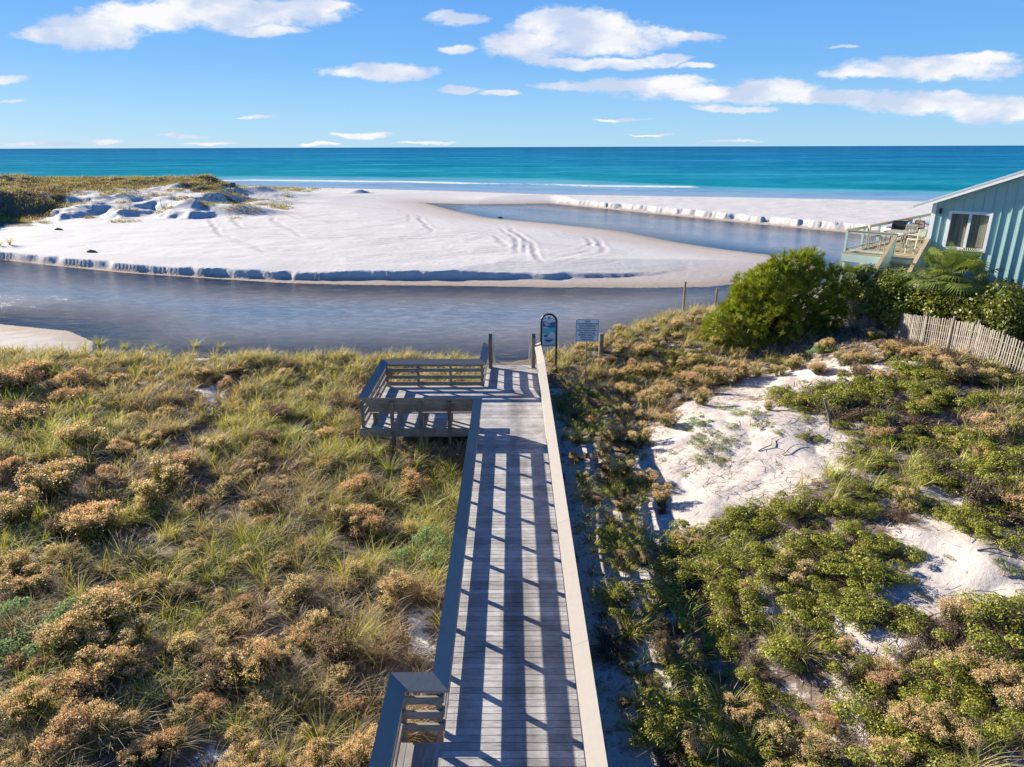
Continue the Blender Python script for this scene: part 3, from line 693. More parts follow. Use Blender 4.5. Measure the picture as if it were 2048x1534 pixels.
def flat(name, pts, y, mat, parent, th__=.004):
    m_ = len(pts); b = MB(); b.add([(x, y, z) for x, z in pts] + [(x, y+th__, z) for x, z in pts], [tuple(range(m_)), tuple(reversed(range(m_, 2*m_)))] + [(i, m_+i, m_+(i+1) % m_, (i+1) % m_) for i in range(m_)], 1)
    return b.build(name, mat, parent)
M['bluepale'] = paint('pale_blue_print', (0.50, 0.62, 0.70), 0.4, 0.05); M['blue'] = paint('blue_print', (0.02, 0.13, 0.32), 0.4, 0.1); M['aqua'] = paint('aqua_print', (0.10, 0.42, 0.50), 0.4, 0.1)
w = hw - .05; g_ = (zc_ - zb)
board = flat('panel', [(-w, zb+.0), (w, zb+.06), (w, zc_+.12)] + [(w*math.cos(R(a)), zc_+.08+w*.45*math.sin(R(a))) for a in range(20, 180, 20)] + [(-w, zc_+.12)], -.01, M['bluepale'], asn, .02)
wave = lambda z0, z1, ph: [(-w+.004+(2*w-.008)*k/12, zb+g_*z0+.03*math.sin(k*.5+ph)) for k in range(13)] + [(w-.004-(2*w-.008)*k/12, zb+g_*z1+.03*math.sin((12-k)*.5+ph+.5)) for k in range(13)]
flat('band', wave(.78, .99, 0.5), -.016, M['blue'], board); flat('band', wave(.50, .765, 2.0), -.016, M['aqua'], board)
flat('band', [(-w*.85+1.7*w*k/10, zb+g_*(.30-.10*math.sin(math.pi*k/10))) for k in range(11)], -.016, M['blue'], board)
flat('picture', [(-w*.8, zb+g_*.40), (-w*.2, zb+g_*.40), (-w*.2, zb+g_*.48), (-w*.8, zb+g_*.48)], -.016, M['blue'], board)
flat('picture', [(w*.1, zb+g_*.42), (w*.8, zb+g_*.42), (w*.8, zb+g_*.60), (w*.1, zb+g_*.60)], -.019, M['bluepale'], board)
text_obj('lettering', ['SAFETY', 'FIRST'], .085, .085, (-w*.25, -.022, zb+g_*.93), M['white'], board)
for z_ in (.37, .345, .32): flat('text_line', [(-w*.7, zb+g_*z_), (w*.7, zb+g_*z_), (w*.7, zb+g_*z_+.006), (-w*.7, zb+g_*z_+.006)], -.016, M['blue'], board)
flat('emblem', [(-.05, zc_+.13), (.05, zc_+.13), (.05, zc_+.23), (-.05, zc_+.23)], -.016, M['blue'], board)
flat('band', [(-w*.9, zb+.03), (w*.9, zb+.07), (w*.9, zb+.13), (-w*.9, zb+.09)], -.016, M['aqua'], board)

def lone_post(name, px, pbot, ptop, Y, r, label, mat='postwood'):
    d = ray(*pbot); X = d.x / d.y * Y; Z = Hs(X, Y); zt_ = zat(*ptop, Y); dt = ray(*ptop); Xt = dt.x / dt.y * Y
    b = MB(); b.tube([(0, 0, -.4), (Xt - X, 0, zt_ - Z)], [r, r*.9], 9, 1); o = b.build(name, M[mat], None, loc=(X, Y, Z)); tag(o, label, 'post'); return o
lone_post('wooden_post', 0, (1369, 600), (1371, 563), 41.5, .075, 'tall dark wooden post standing in the lagoon shallows')
lone_post('wooden_post', 0, (1433, 602), (1434.5, 577), 40.5, .065, 'shorter grey wooden post at the water edge beside the pine')
lone_post('wooden_post', 0, (1203, 690), (1203, 667), 30.3, .12, 'squat square wooden post behind the notice sign')
# far beach sign and stakes
X, Y, Z = G(463, 388); Z = Hs(X, Y)
o = empty('beach_sign', (X, Y, Z)); tag(o, 'small brown sign on a post at the far edge of the dune', 'sign')
b = MB(); b.tube([(0,0,-.3),(0,0,2.2)], .09, 8, 1); b.build('post', M['postwood'], o); b = MB(); b.box(.12, 1.1, -.05, .05, 1.35, 2.25, .8); b.build('sign_panel', M['postwood'], o)
for k, (px, py, lab) in enumerate([(99, 404, 'leftmost white stake on the dune across the lagoon'), (137, 412, 'white stake at the foot of the far dune grass'), (323, 414, 'white stake on the bare sand dune across the lagoon')]):
    X, Y, Z = G(px, py); b = MB(); b.tube([(0,0,-.2),(0,0,1.35)], .06, 7, 1); b.box(-.18,.18,-.07,.07,.95,1.02,1); o = b.build('marker_stake', M['white'], None, loc=(X, Y, Z)); tag(o, lab, 'stake')
for (px, py), lab in [((117, 460), 'small dark driftwood lump on the white sand at left'), ((183, 505), 'thin driftwood stick near the top of the sand scarp'), ((1000, 437), 'dark lump of sand on the edge of the right channel')]:
    X, Y, Z = G(px, py); b = MB(); b.tube([(-.5,0,.05),(-.1,.1,.16),(.3,-.05,.14),(.6,.05,.04)], [.08,.16,.13,.04], 7, .8); tag(b.build('driftwood', M['postwood'], None, loc=(X, Y, Z)), lab, 'driftwood')

# ------------------------------------------------------------------ slat fence
def fence():
    pts = [G(1692, 640, .0)]
    wp = FP
    L = []
    for (px, py), Yd in wp:
        d = ray(px, py); L.append((d.x / d.y * Yd, Yd, CAMZ + d.z / d.y * Yd))
    root = empty('sand_fence', (L[4][0], L[4][1], Hs(*L[4][:2]))); tag(root, 'grey wooden slat and wire sand fence along the top of the dune', 'fence')
    R0 = root.location
    b = MB(); wr = MB()
    seg = []; tot = 0
    for a, c in zip(L[:-1], L[1:]):
        ln = math.hypot(c[0]-a[0], c[1]-a[1]); seg.append((tot, ln, a, c)); tot += ln
    s = 0; prev = None
    while s < tot - .01:
        for s0, ln, a, c in seg:
            if s0 <= s < s0 + ln: f = (s - s0) / ln; break
        X = a[0] + (c[0]-a[0])*f + .05*math.sin(s*1.9); Y = a[1] + (c[1]-a[1])*f; top = a[2] + (c[2]-a[2])*f
        lean = .05 * math.sin(s * .8) + random.uniform(-.02, .02); jz = random.uniform(-.04, .04)
        d = Vector((c[0]-a[0], c[1]-a[1], 0)).normalized()
        p0 = Vector((X, Y, top - 1.32)) - R0; p1 = Vector((X, Y, top + jz)) + d * lean - R0
        b.bar(p0, p1, .012, .042, up=d, shade=random.uniform(.75, 1.12))
        cur = [p0.lerp(p1, q) for q in (.2, .4, .6, .8)]
        if prev:
            for u_, v_ in zip(prev, cur): wr.bar(u_ + Vector((0, 0, random.uniform(-.01,.01))), v_, .007, .007, shade=1)
        prev = cur; s += .088 + random.uniform(-.012, .012)
    b.build('slat_panel', M['slat'], root); wr.build('wire', M['steel'], root)
    for k in (0, 2, 4, 5, 6, 7):
        a = L[k]; bb = MB(); p0 = Vector((a[0], a[1]+.08, a[2]-1.5)) - R0; bb.tube([p0, p0 + Vector((.03, 0, 1.62 if k != 7 else 1.6))], .05, 9, 1); bb.build('post', M['postwood'], root)
fence()

# ------------------------------------------------------------------ beach house and its raised deck
HA = R(-47.0); HC = (15.3, 31.6); HG = 3.0; DZ = 7.2 - HG
M['teal'] = paint('teal_siding', (0.36, 0.53, 0.50), 0.55, 0.06, 3); M['trim'] = paint('pale_green_trim', (0.42, 0.52, 0.48), 0.5, 0.06)
M['roofm'] = paint('metal_roof', (0.55, 0.57, 0.58), 0.35, 0.05, metal=0.3); M['tanwood'] = wood('tan_deck_wood', (0.34, 0.26, 0.16), (0.55, 0.44, 0.28), 'y')
M['brownwood'] = paint('brown_furniture', (0.10, 0.045, 0.025), 0.45, 0.2); M['lightwood'] = paint('pale_furniture', (0.42, 0.38, 0.30), 0.6, 0.15)
gm_, t = newmat('window_glass'); out(t, principled(t, (0.05, 0.06, 0.05), 0.06, None, 0.8)); M['glass'] = gm_
gm_, t = newmat('curtain'); out(t, principled(t, t.mix(t.ss(t.noise(t.mapping(obj_co(t), (14, 1, .3)), 1.5, 3), .3, .7), (0.10, 0.105, 0.075), (0.26, 0.25, 0.18)), 0.8)); M['curtain'] = gm_
house = empty('beach_house', (HC[0], HC[1], HG), HA); tag(house, 'teal board and batten beach house with raised deck and pale metal roof', 'house')
x0 = 3.3; EX, EZ, RS = 2.64, 9.41 - HG, 0.413
def roofz(x): return EZ + (x - EX) * RS
b = MB()
xr = 13.0; wt = lambda x: roofz(x) - .10
# front wall with an opening for the window
wx0, wx1, wz0, wz1 = 4.03, 5.35, DZ + .66, DZ + 1.98
def wallq(xa, xb, za, zb_a, zb_b=None):
    zb_b = zb_a if zb_b is None else zb_b
    b.hexa([(xa,0,za),(xb,0,za),(xb,.15,za),(xa,.15,za),(xa,0,zb_a),(xb,0,zb_b),(xb,.15,zb_b),(xa,.15,zb_a)], 1)
wallq(x0, wx0, 0, wt(x0), wt(wx0)); wallq(wx0, wx1, 0, wz0); wallq(wx0, wx1, wz1, wt(wx0), wt(wx1)); wallq(wx1, xr, 0, wt(wx1), wt(xr))
b.box(x0, x0+.15, .15, 13, 0, wt(x0)-.1, 1); b.box(x0, xr, 13, 13.15, 0, wt(x0)-.1, 1)
x = x0 + .36
while x < xr:
    if wx0 - .14 < x < wx1 + .14: b.box(x-.02, x+.02, -.045, -.0, 0, wz0-.16, 1); b.box(x-.02, x+.02, -.045, -.0, wz1+.14, wt(x)-.03, 1)
    else: b.box(x-.02, x+.02, -.045, -.0, 0, wt(x)-.03, 1)
    x += .34
b.build('wall', M['teal'], house)
b = MB(); b.box(x0-.03, x0+.13, -.055, -.001, 0, wt(x0)+.0, 1); b.box(x0-.03, x0-.001, -.001, .14, 0, wt(x0)-.02, 1); b.build('corner_trim', M['white'], house)
b = MB()
for xa, xb in ((EX, 14.5),):
    za, zb_ = roofz(xa), roofz(xb); b.hexa([(xa,-.42,za-.05),(xb,-.42,zb_-.05),(xb,13.6,zb_-.05),(xa,13.6,za-.05),(xa,-.42,za+.02),(xb,-.42,zb_+.02),(xb,13.6,zb_+.02),(xa,13.6,za+.02)], 1)
y = -.3
while y < 13.5: b.bar((EX, y, roofz(EX)+.035), (14.5, y, roofz(14.5)+.035), .03, .03, shade=1); y += .45
roof = b.build('roof', M['roofm'], house)
b = MB(); b.bar((EX, -.40, roofz(EX)-.10), (14.5, -.40, roofz(14.5)-.10), .03, .12, shade=1); b.build('rake_board', M['white'], roof)
b = MB()
for a in ((wx0-.11, wx0, wz0-.13, wz1+.11), (wx1, wx1+.11, wz0-.13, wz1+.11), (wx0, wx1, wz1, wz1+.11), (wx0, wx1, wz0-.13, wz0)): b.box(a[0], a[1], -.06, .05, a[2], a[3], 1)
xm = (wx0+wx1)/2; b.box(xm-.05, xm+.05, -.02, .06, wz0, wz1, 1)
win = b.build('window', M['white'], house)
for a, c in ((wx0, xm-.05), (xm+.05, wx1)):
    b = MB(); b.box(a, c, .055, .065, wz0, wz1, 1); b.build('pane', M['curtain'], win)
b = MB(); b.box(x0+.26, x0+.36, -.14, -.047, DZ+1.95, DZ+2.16, 1); b.build('wall_lamp', M['black'], house)
# deck floor, rim, railings, stairs
b = MB(); y = -.12
while y < 15.9: b.box(-.08, 3.27, y, y+.137, DZ-.04, DZ, random.uniform(.88, 1.08)); y += .145
dk = b.build('deck_floor', M['tanwood'], house)
b = MB(); b.box(-.06, 3.27, -.115, -.07, DZ-.40, DZ-.045, 1); b.box(-.06, -.02, -.07, 15.9, DZ-.40, DZ-.045, 1); b.build('rim_board', M['trim'], dk)
b = MB()
def prail(a, c, cap=True):
    a = Vector(a); c = Vector(c); up = Vector((0, 0, 1))
    b.bar(a+up*.93, c+up*.93, .05, .09, shade=1); b.bar(a+up*.12, c+up*.12, .04, .08, shade=1)
    cp_.bar(a+up*.99, c+up*.99, .14, .035)
    for k in range(1, 8): wi.bar(a+up*(.12+.1*k), c+up*(.12+.1*k), .005, .005, shade=1)
cp_ = MB(); wi = MB()
prail((0, 0, DZ), (2.05, 0, DZ)); prail((0, 0, DZ), (0, 15.8, DZ))
rl = b.build('deck_railing', M['trim'], house); cp_.build('handrail_cap', M['tanwood'], rl); wi.build('wire', M['steel'], rl)
for q in [(0, 0), (2.05, 0)] + [(0, yy_) for yy_ in (1.9, 3.8, 5.7, 7.6, 9.5, 11.4, 13.3, 15.2)]:
    b = MB(); b.box(q[0]-.05, q[0]+.05, q[1]-.05, q[1]+.05, DZ, DZ+.97, 1); b.build('rail_post', M['trim'], rl)
for q in [(0.05, -.02), (1.6, -.02), (.05, 4), (.05, 8), (.05, 12), (3.0, 4)]:
    b = MB(); b.box(q[0]-.06, q[0]+.06, q[1]-.04, q[1]+.08, -1.5, DZ-.41, 1); b.build('deck_post', M['trim'], dk)
st = MB()
for k in range(1, 9): st.box(2.12, 3.28, -.12-.24*k, .14-.24*k, DZ-.185*k-.04, DZ-.185*k, random.uniform(.8, 1.05))
stair = st.build('stairs', M['tanwood'], house)
for xs in (2.05, 3.33):
    b = MB(); b.hexa([(xs-.03,-2.1,DZ-1.85),(xs+.03,-2.1,DZ-1.85),(xs+.03,0,DZ-.25),(xs-.03,0,DZ-.25),(xs-.03,-2.1,DZ-.70),(xs+.03,-2.1,DZ-.70),(xs+.03,0,DZ+.93),(xs-.03,0,DZ+.93)], 1)
    sd = b.build('stair_side', M['trim'], stair)
    b = MB(); b.bar((xs, -2.13, DZ-.70), (xs, .06, DZ+.97), .15, .04); b.build('handrail_cap', M['tanwood'], stair)

def hloc(x, y, z=0):
    c, s = math.cos(HA), math.sin(HA); return (HC[0] + x*c - y*s, HC[1] + x*s + y*c, HG + DZ + z)
def bar_chair(name, x, y, rz, mat, label, group, seat=.62, back=1.08, w=.46):
    r0 = empty(name, hloc(x, y), HA + rz); tag(r0, label, 'chair', group)
    for sx_ in (-1, 1):
        b = MB(); b.bar((sx_*w/2, -w/2, 0), (sx_*w/2, -w/2, seat), .045, .045, shade=1); b.build('leg', mat, r0)
        b = MB(); b.bar((sx_*w/2, w/2, 0), (sx_*w/2, w/2+.08, back), .045, .045, shade=1); b.build('leg', mat, r0)
    b = MB(); b.box(-w/2-.02, w/2+.02, -w/2-.02, w/2+.0, seat, seat+.04, 1); b.build('seat', mat, r0)
    b = MB(); b.box(-w/2, w/2, w/2+.05, w/2+.09, back-.06, back+.03, 1)
    b.box(-w/2, w/2, w/2+.02, w/2+.05, seat+.12, seat+.17, 1)
    for k in range(9): xx = -w/2+.04+k*(w-.08)/8; b.bar((xx, w/2+.03, seat+.14), (xx, w/2+.07, back-.04), .022, .014, shade=1)
    b.build('backrest', mat, r0)
    b = MB()
    for sx_ in (-1, 1): b.bar((sx_*w/2, -w/2, .25), (sx_*w/2, w/2, .25), .02, .03, shade=1)
    b.bar((-w/2, -w/2, .25), (w/2, -w/2, .25), .02, .03, shade=1); b.build('stretcher', mat, r0)
    for sx_ in (-1, 1): b = MB(); b.bar((sx_*w/2, -w/2, seat+.22), (sx_*w/2, w/2+.05, seat+.22), .04, .03, shade=1); b.build('armrest', mat, r0)
tb = empty('dining_table', hloc(1.75, 6.9), HA); tag(tb, 'tall dark brown dining table with glass blue top on the house deck', 'table')
M['tabletop'] = paint('blue_grey_tabletop', (0.12, 0.20, 0.30), 0.12, 0.05, spec=.7)
b = MB(); b.tube([(0,0,.90),(0,0,.94)], .72, 20, 1); b.build('tabletop', M['tabletop'], tb); b = MB(); b.tube([(0,0,.84),(0,0,.898)], .66, 20, 1); b.build('apron', M['brownwood'], tb)
for a in range(4): b = MB(); b.bar((.42*math.cos(R(45+90*a)), .42*math.sin(R(45+90*a)), 0), (.36*math.cos(R(45+90*a)), .36*math.sin(R(45+90*a)), .84), .07, .07, shade=1); b.build('leg', M['brownwood'], tb)
for x, y, rz, lab in [(.80, 6.5, R(125), 'brown slatted bar chair left of the dark dining table'), (1.3, 5.9, R(165), 'brown slatted bar chair at the near left side of the dark dining table'), (2.15, 5.95, R(200), 'brown slatted bar chair nearest the house wall by the dark dining table'),
                      (1.3, 7.95, R(12), 'brown slatted bar chair on the sea side of the dining table at left'), (2.2, 7.9, R(-14), 'brown slatted bar chair on the sea side of the dining table at right'), (2.75, 6.9, R(-85), 'brown slatted bar chair between the dining table and the house corner')]:
    bar_chair('bar_chair', x, y, rz, M['brownwood'], lab, 'brown bar chairs on the house deck')
pt = empty('patio_table', hloc(1.45, 2.2), HA); tag(pt, 'pale square patio table near the top of the house stairs', 'table')
b = MB(); b.box(-.5, .5, -.5, .5, .84, .88, 1); b.build('tabletop', M['lightwood'], pt)
for q in ((-.4,-.4),(.4,-.4),(.4,.4),(-.4,.4)): b = MB(); b.bar((*q, 0), (*q, .84), .05, .05, shade=1); b.build('leg', M['lightwood'], pt)
for x, y, rz, lab in [(.65, 1.6, R(120), 'pale patio chair beside the deck railing'), (2.35, 1.7, R(-115), 'pale patio chair at the head of the stairs'), (1.6, 3.1, R(5), 'pale patio chair on the sea side of the square table')]:
    bar_chair('patio_chair', x, y, rz, M['lightwood'], lab, 'pale patio chairs on the house deck')
gr = empty('barbecue_grill', hloc(.55, 5.0), HA); gr.scale = (.78, .78, .9); tag(gr, 'black barbecue grill with blue tank by the deck railing', 'grill')
b = MB(); pr = [(-.28,.82),(-.28,.95),(-.22,1.12),(-.08,1.2),(.1,1.2),(.24,1.1),(.3,.95),(.3,.82)]
m_ = len(pr); b.add([(-.42, y, z) for y, z in pr] + [(.42, y, z) for y, z in pr], [tuple(range(m_)), tuple(reversed(range(m_, 2*m_)))] + [(i, m_+i, m_+(i+1) % m_, (i+1) % m_) for i in range(m_)], 1)
b.build('hood', M['black'], gr, .01)
b = MB(); b.box(-.42, .42, -.28, .28, .62, .815, 1); b.box(-.75, -.43, -.25, .25, .80, .83, 1); b.box(.43, .75, -.25, .25, .80, .83, 1); b.build('firebox', M['black'], gr)
for q in ((-.38,-.25),(.38,-.25),(.38,.25),(-.38,.25)): b = MB(); b.bar((*q, 0), (*q, .62), .04, .04, shade=1); b.build('leg', M['black'], gr)
M['tank'] = paint('blue_tank', (0.08, 0.35, 0.62), 0.4, 0.05); b = MB(); b.tube([(.58,-.1,.84),(.58,-.1,.88),(.58,-.1,1.12),(.58,-.1,1.18)], [.10,.15,.15,.06], 12, 1); b.build('tank', M['tank'], gr, smooth=True)

# ------------------------------------------------------------------ plants
def blades(bx, by, bz, az, L, lean, droop, wid, col, seg=3, wref=None):
    """many arching grass blades as one array of quads"""
    n = len(bx); ts = np.linspace(0, 1, seg + 1)
    V = np.zeros((n, seg + 1, 2, 3)); C = np.zeros((n, seg + 1, 2, 3))
    dx, dy = np.sin(az), np.cos(az); wa = az + np.pi/2 + rng.uniform(-.9, .9, n); wx, wy = np.sin(wa), np.cos(wa)
    for k, tt in enumerate(ts):
        h = L * (lean * tt + droop * tt * tt * .9); z = L * (tt * np.sqrt(np.maximum(.05, 1 - lean**2)) - droop * .62 * tt**2.4)
        w = wid * (1 - tt) ** .6 * .5 + wid * .06
        for s, sg in enumerate((-1, 1)):
            V[:, k, s, 0] = bx + dx * h + sg * wx * w; V[:, k, s, 1] = by + dy * h + sg * wy * w; V[:, k, s, 2] = bz + z
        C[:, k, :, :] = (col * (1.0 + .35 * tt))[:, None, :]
    base = (np.arange(n) * (seg + 1) * 2)[:, None]
    fs = [np.stack([base[:, 0] + 2*k, base[:, 0] + 2*k + 1, base[:, 0] + 2*k + 3, base[:, 0] + 2*k + 2], 1) for k in range(seg)]
    return V.reshape(-1, 3), np.concatenate(fs), C.reshape(-1, 3)
def quads(pos, size, col, up=0.35, asp=1.6, nrm=None):
    """leaf-sized faces with random facing"""
    n = len(pos); a = rng.normal(size=(n, 3)); a /= np.linalg.norm(a, axis=1)[:, None]
    nn = rng.normal(size=(n, 3)) + np.array([0, 0, up * 2]);
    if nrm is not None: nn = nn + nrm * 1.2
    nn /= np.linalg.norm(nn, axis=1)[:, None]
    u = np.cross(nn, a); u /= np.linalg.norm(u, axis=1)[:, None] + 1e-9; v = np.cross(nn, u)
    s = (size * np.ones(n))[:, None] / 2
    V = np.stack([pos - u*s*asp, pos - v*s*.8, pos + u*s*asp, pos + v*s*.8], 1).reshape(-1, 3)
    F = np.arange(4*n).reshape(-1, 4); return V, F, np.repeat(col, 4, 0)
def cat(*a):
    V = []; F = []; C = []; o = 0
    for v, f, c in a: V.append(v); F.append(f + o); C.append(c); o += len(v)
    return np.concatenate(V), np.concatenate(F), np.concatenate(C)
def jit(c, n, s=.18, hue=.08):
    c = np.asarray(c, float); k = rng.uniform(1-s, 1+s, (n, 1)); return np.clip(c * k * rng.uniform(1-hue, 1+hue, (n, 3)), .003, .95)
def sticks(p0, p1, w, col):
    n = len(p0); d = p1 - p0; a = np.cross(d, rng.normal(size=(n, 3))); a /= np.linalg.norm(a, axis=1)[:, None] + 1e-9
    w = (w * np.ones(n))[:, None]
    V = np.stack([p0 - a*w/2, p0 + a*w/2, p1 + a*w*.25, p1 - a*w*.25], 1).reshape(-1, 3)
    return V, np.arange(4*n).reshape(-1, 4), np.repeat(col, 4, 0)

GOLD = (0.88, 0.64, 0.35); GOLDP = (0.88, 0.70, 0.38); BROWN = (0.19, 0.13, 0.09); GREEN = (0.17, 0.21, 0.035); OLIVE = (0.24, 0.24, 0.06); DARKG = (0.055, 0.085, 0.015); GREY = (0.20, 0.29, 0.16); STRAW = (0.58, 0.48, 0.32); PURP = (0.22, 0.155, 0.115)

def dome_tips(n, rx, rz, lump=.25):
    az = rng.uniform(0, 2*np.pi, n); u = rng.uniform(0, 1, n) ** .55; el = np.arccos(u * .98)  # favour the top less than a disc would
    nb = 7; ba = rng.uniform(0, 2*np.pi, nb); be = rng.uniform(.1, 1.3, nb)
    d = np.stack([np.sin(el)*np.cos(az), np.sin(el)*np.sin(az), np.cos(el)], 1)
    bd = np.stack([np.sin(be)*np.cos(ba), np.sin(be)*np.sin(ba), np.cos(be)], 1)
    r = .78 + lump * np.max(np.exp(-(1 - d @ bd.T) * 9) , axis=1) + rng.uniform(-.08, .06, n)
    return d * r[:, None] * np.array([rx, rx, rz]), d
# --- golden flowering bushes: foliage, flower heads, stems
def mesh_gold(k, gold, green, dens=1.0):
    nsub = random.choice((4, 5, 6)); T_ = []; R_ = []
    for q in range(nsub):
        a = 2*math.pi*q/nsub + random.uniform(-.5, .5); ro = random.uniform(.08, .36); r = random.uniform(.15, .27); h = random.uniform(.32, .66)
        n = int(dens * 620 * r * r) + 8; tp, d = dome_tips(n, r, r * .9); tp = tp + np.array([ro*math.cos(a), ro*math.sin(a), h - r * .7]); T_.append(tp)
        R_.append(np.repeat([[ro*math.cos(a)*.35, ro*math.sin(a)*.35, 0]], n, 0) + rng.normal(scale=(.04, .04, 0), size=(n, 3)))
    tips = np.concatenate(T_); root = np.concatenate(R_); nt = len(tips); tips[:, 2] = np.maximum(tips[:, 2], .08)
    hd = []; cc = []; on = rng.uniform(size=nt) < .82; tn = rng.uniform(.7, 1.12, (nt, 1))
    for _ in range(18):
        hd.append((tips + rng.normal(scale=(.030, .030, .022), size=(nt, 3)))[on]); cc.append((jit(gold, nt, .22, .07) * tn)[on])
    hd = np.concatenate(hd); hv = quads(hd, rng.uniform(.013, .027, len(hd)), np.clip(np.concatenate(cc), 0, .92), .6, 1.2)
    st = sticks(root, tips, .007, jit(BROWN, nt, .3))
    nl = 1300; i = rng.integers(0, nt, nl); f = rng.uniform(.35, .96, nl)[:, None]
    pos = root[i] * (1-f) + tips[i] * f + rng.normal(scale=.03, size=(nl, 3))
    g = np.where((rng.uniform(size=nl) < .75)[:, None], jit(green, nl, .35), jit(BROWN, nl, .4))
    lv = quads(pos, rng.uniform(.02, .042, nl), g, .3, 1.6)
    return [npmesh('foliage', *lv), npmesh('flower_heads', *hv), npmesh('stems', *st)]
GOLDM = [mesh_gold(k, [GOLD, GOLDP, (0.80, 0.55, 0.33), GOLD][k % 4], [GREEN, OLIVE, GREEN, (0.20, 0.24, 0.05)][k % 4], [1, 1.2, .75, 1.1, .9, .6, 1.2, 1][k]) for k in range(8)]
BROWNM = [mesh_gold(k, (0.36, 0.27, 0.19), (0.19, 0.17, 0.08), .8) for k in range(3)]
# --- low glossy green scrub: leaves in lumps, bare twigs
def mesh_scrub(k, c1, c2, rz=.40, nl=3600, leaf=.033, twn=330):
    nb = 14; bc = np.stack([rng.uniform(-.75, .75, nb), rng.uniform(-.75, .75, nb), rng.uniform(.08, rz, nb)], 1); br = rng.uniform(.14, .36, nb)
    i = rng.integers(0, nb, nl); d = rng.normal(size=(nl, 3)); d[:, 2] = np.abs(d[:, 2]) * 1.0; d /= np.linalg.norm(d, axis=1)[:, None]
    pos = bc[i] + d * (br[i] * rng.uniform(.55, 1.05, nl) ** .7)[:, None] * np.array([1, 1, .62])
    m = rng.uniform(size=nl)[:, None]; col = jit(c1, nl, .3) * m + jit(c2, nl, .3) * (1-m)
    yel = rng.uniform(size=nl) < .05; col[yel] = jit((0.30, 0.22, 0.05), int(yel.sum()))
    lv = quads(pos, rng.uniform(.7, 1.3, nl) * leaf, col, .5, 1.5, d)
    j = rng.integers(0, nl, twn); st = sticks(np.stack([rng.normal(scale=.25, size=twn), rng.normal(scale=.25, size=twn), np.zeros(twn)], 1), pos[j] * 1.06, .009, jit((0.33, 0.27, 0.20), twn, .3))
    return [npmesh('foliage', *lv), npmesh('stems', *st)]
SCRUBM = [mesh_scrub(k, (0.42, 0.41, 0.06), (0.22, 0.26, 0.04)) for k in range(5)]
PALEM = [mesh_scrub(k, (0.36, 0.40, 0.16), (0.24, 0.29, 0.09), .34, 1500, .036, 90) for k in range(3)]
LUPM = [mesh_scrub(k, (0.36, 0.50, 0.25), (0.24, 0.37, 0.16), .45, 2600, .036, 60) for k in range(2)]
DEADM = [mesh_scrub(k, (0.48, 0.38, 0.27), (0.28, 0.21, 0.15), .4, 700, .025, 900) for k in range(3)]

nth = {}
def put(kind, meshes, mats, names, cat_, x, y, s, label, group, zs=1.0):
    me = meshes[random.randrange(len(meshes))]
    root = empty(kind, (x, y, Hs(x, y) - .04), random.uniform(0, 6.28)); root.scale = (s, s, s * zs)
    tag(root, label, cat_, group)
    for m, mt, nm_ in zip(me, mats, names): link(nm_, m, mt, root)
    return root
gm3 = ([M['leaf'], M['flower'], M['twig']], ['foliage', 'flower_heads', 'stems']); sm2 = ([M['leaf'], M['twig']], ['foliage', 'stems'])
def pxsize(px, py, rpx, base):
    X, Y, Z = G(px, py, .35); dist = math.hypot(math.hypot(X, Y), CAMZ - Z); return X, Y, rpx * dist / FPX / base
LEFTG = [(20,775,48),(60,830,30),(140,768,34),(135,795,34),(165,880,42),(40,850,45),(110,975,48),(205,950,30),(205,1045,46),(310,985,52),(290,1010,34),(372,922,38),(352,940,30),(450,968,32),(490,930,28),
  (720,972,42),(820,975,40),(690,1040,36),(745,1050,44),(800,1055,34),(560,1112,36),(590,1180,46),(640,1240,36),(700,1108,24),(40,1030,46),(20,1130,40),(60,1165,40),(190,1065,44),(200,1245,62),(150,1275,56),
  (250,1270,50),(318,1300,38),(370,1300,42),(420,1305,38),(200,1345,54),(150,1385,52),(262,1330,44),(170,1450,50),(235,1440,40),(500,1345,54),(528,1400,50),(590,1385,44),(605,1262,44),(790,1172,48),(770,1205,36),
  (680,1350,40),(700,1400,34),(480,1200,34),(450,1245,42),(110,1490,46),(330,1470,40),(60,1320,44),(430,890,28),(300,880,26),(240,900,30),(560,960,24),(610,920,24),(520,870,26),(650,870,24),(330,830,22),(400,750,20),
  (450,765,20),(230,760,22),(300,740,18),(500,745,18),(560,740,18),(80,740,22),(20,930,34),(860,1000,26),(700,1160,26),(380,1130,32),(300,1170,32),(250,1130,28),(480,1110,28),(860,1180,24),(740,1310,30),(560,1300,36),
  (420,1400,36),(350,1420,36),(620,1460,36),(480,1480,40),(50,1420,44),(30,1500,40),(280,1500,36),(400,1010,30),(530,1030,28),(610,1080,26),(240,1180,34),(110,1100,34),(180,720,18),(640,760,18),(480,820,20),(190,820,24)]
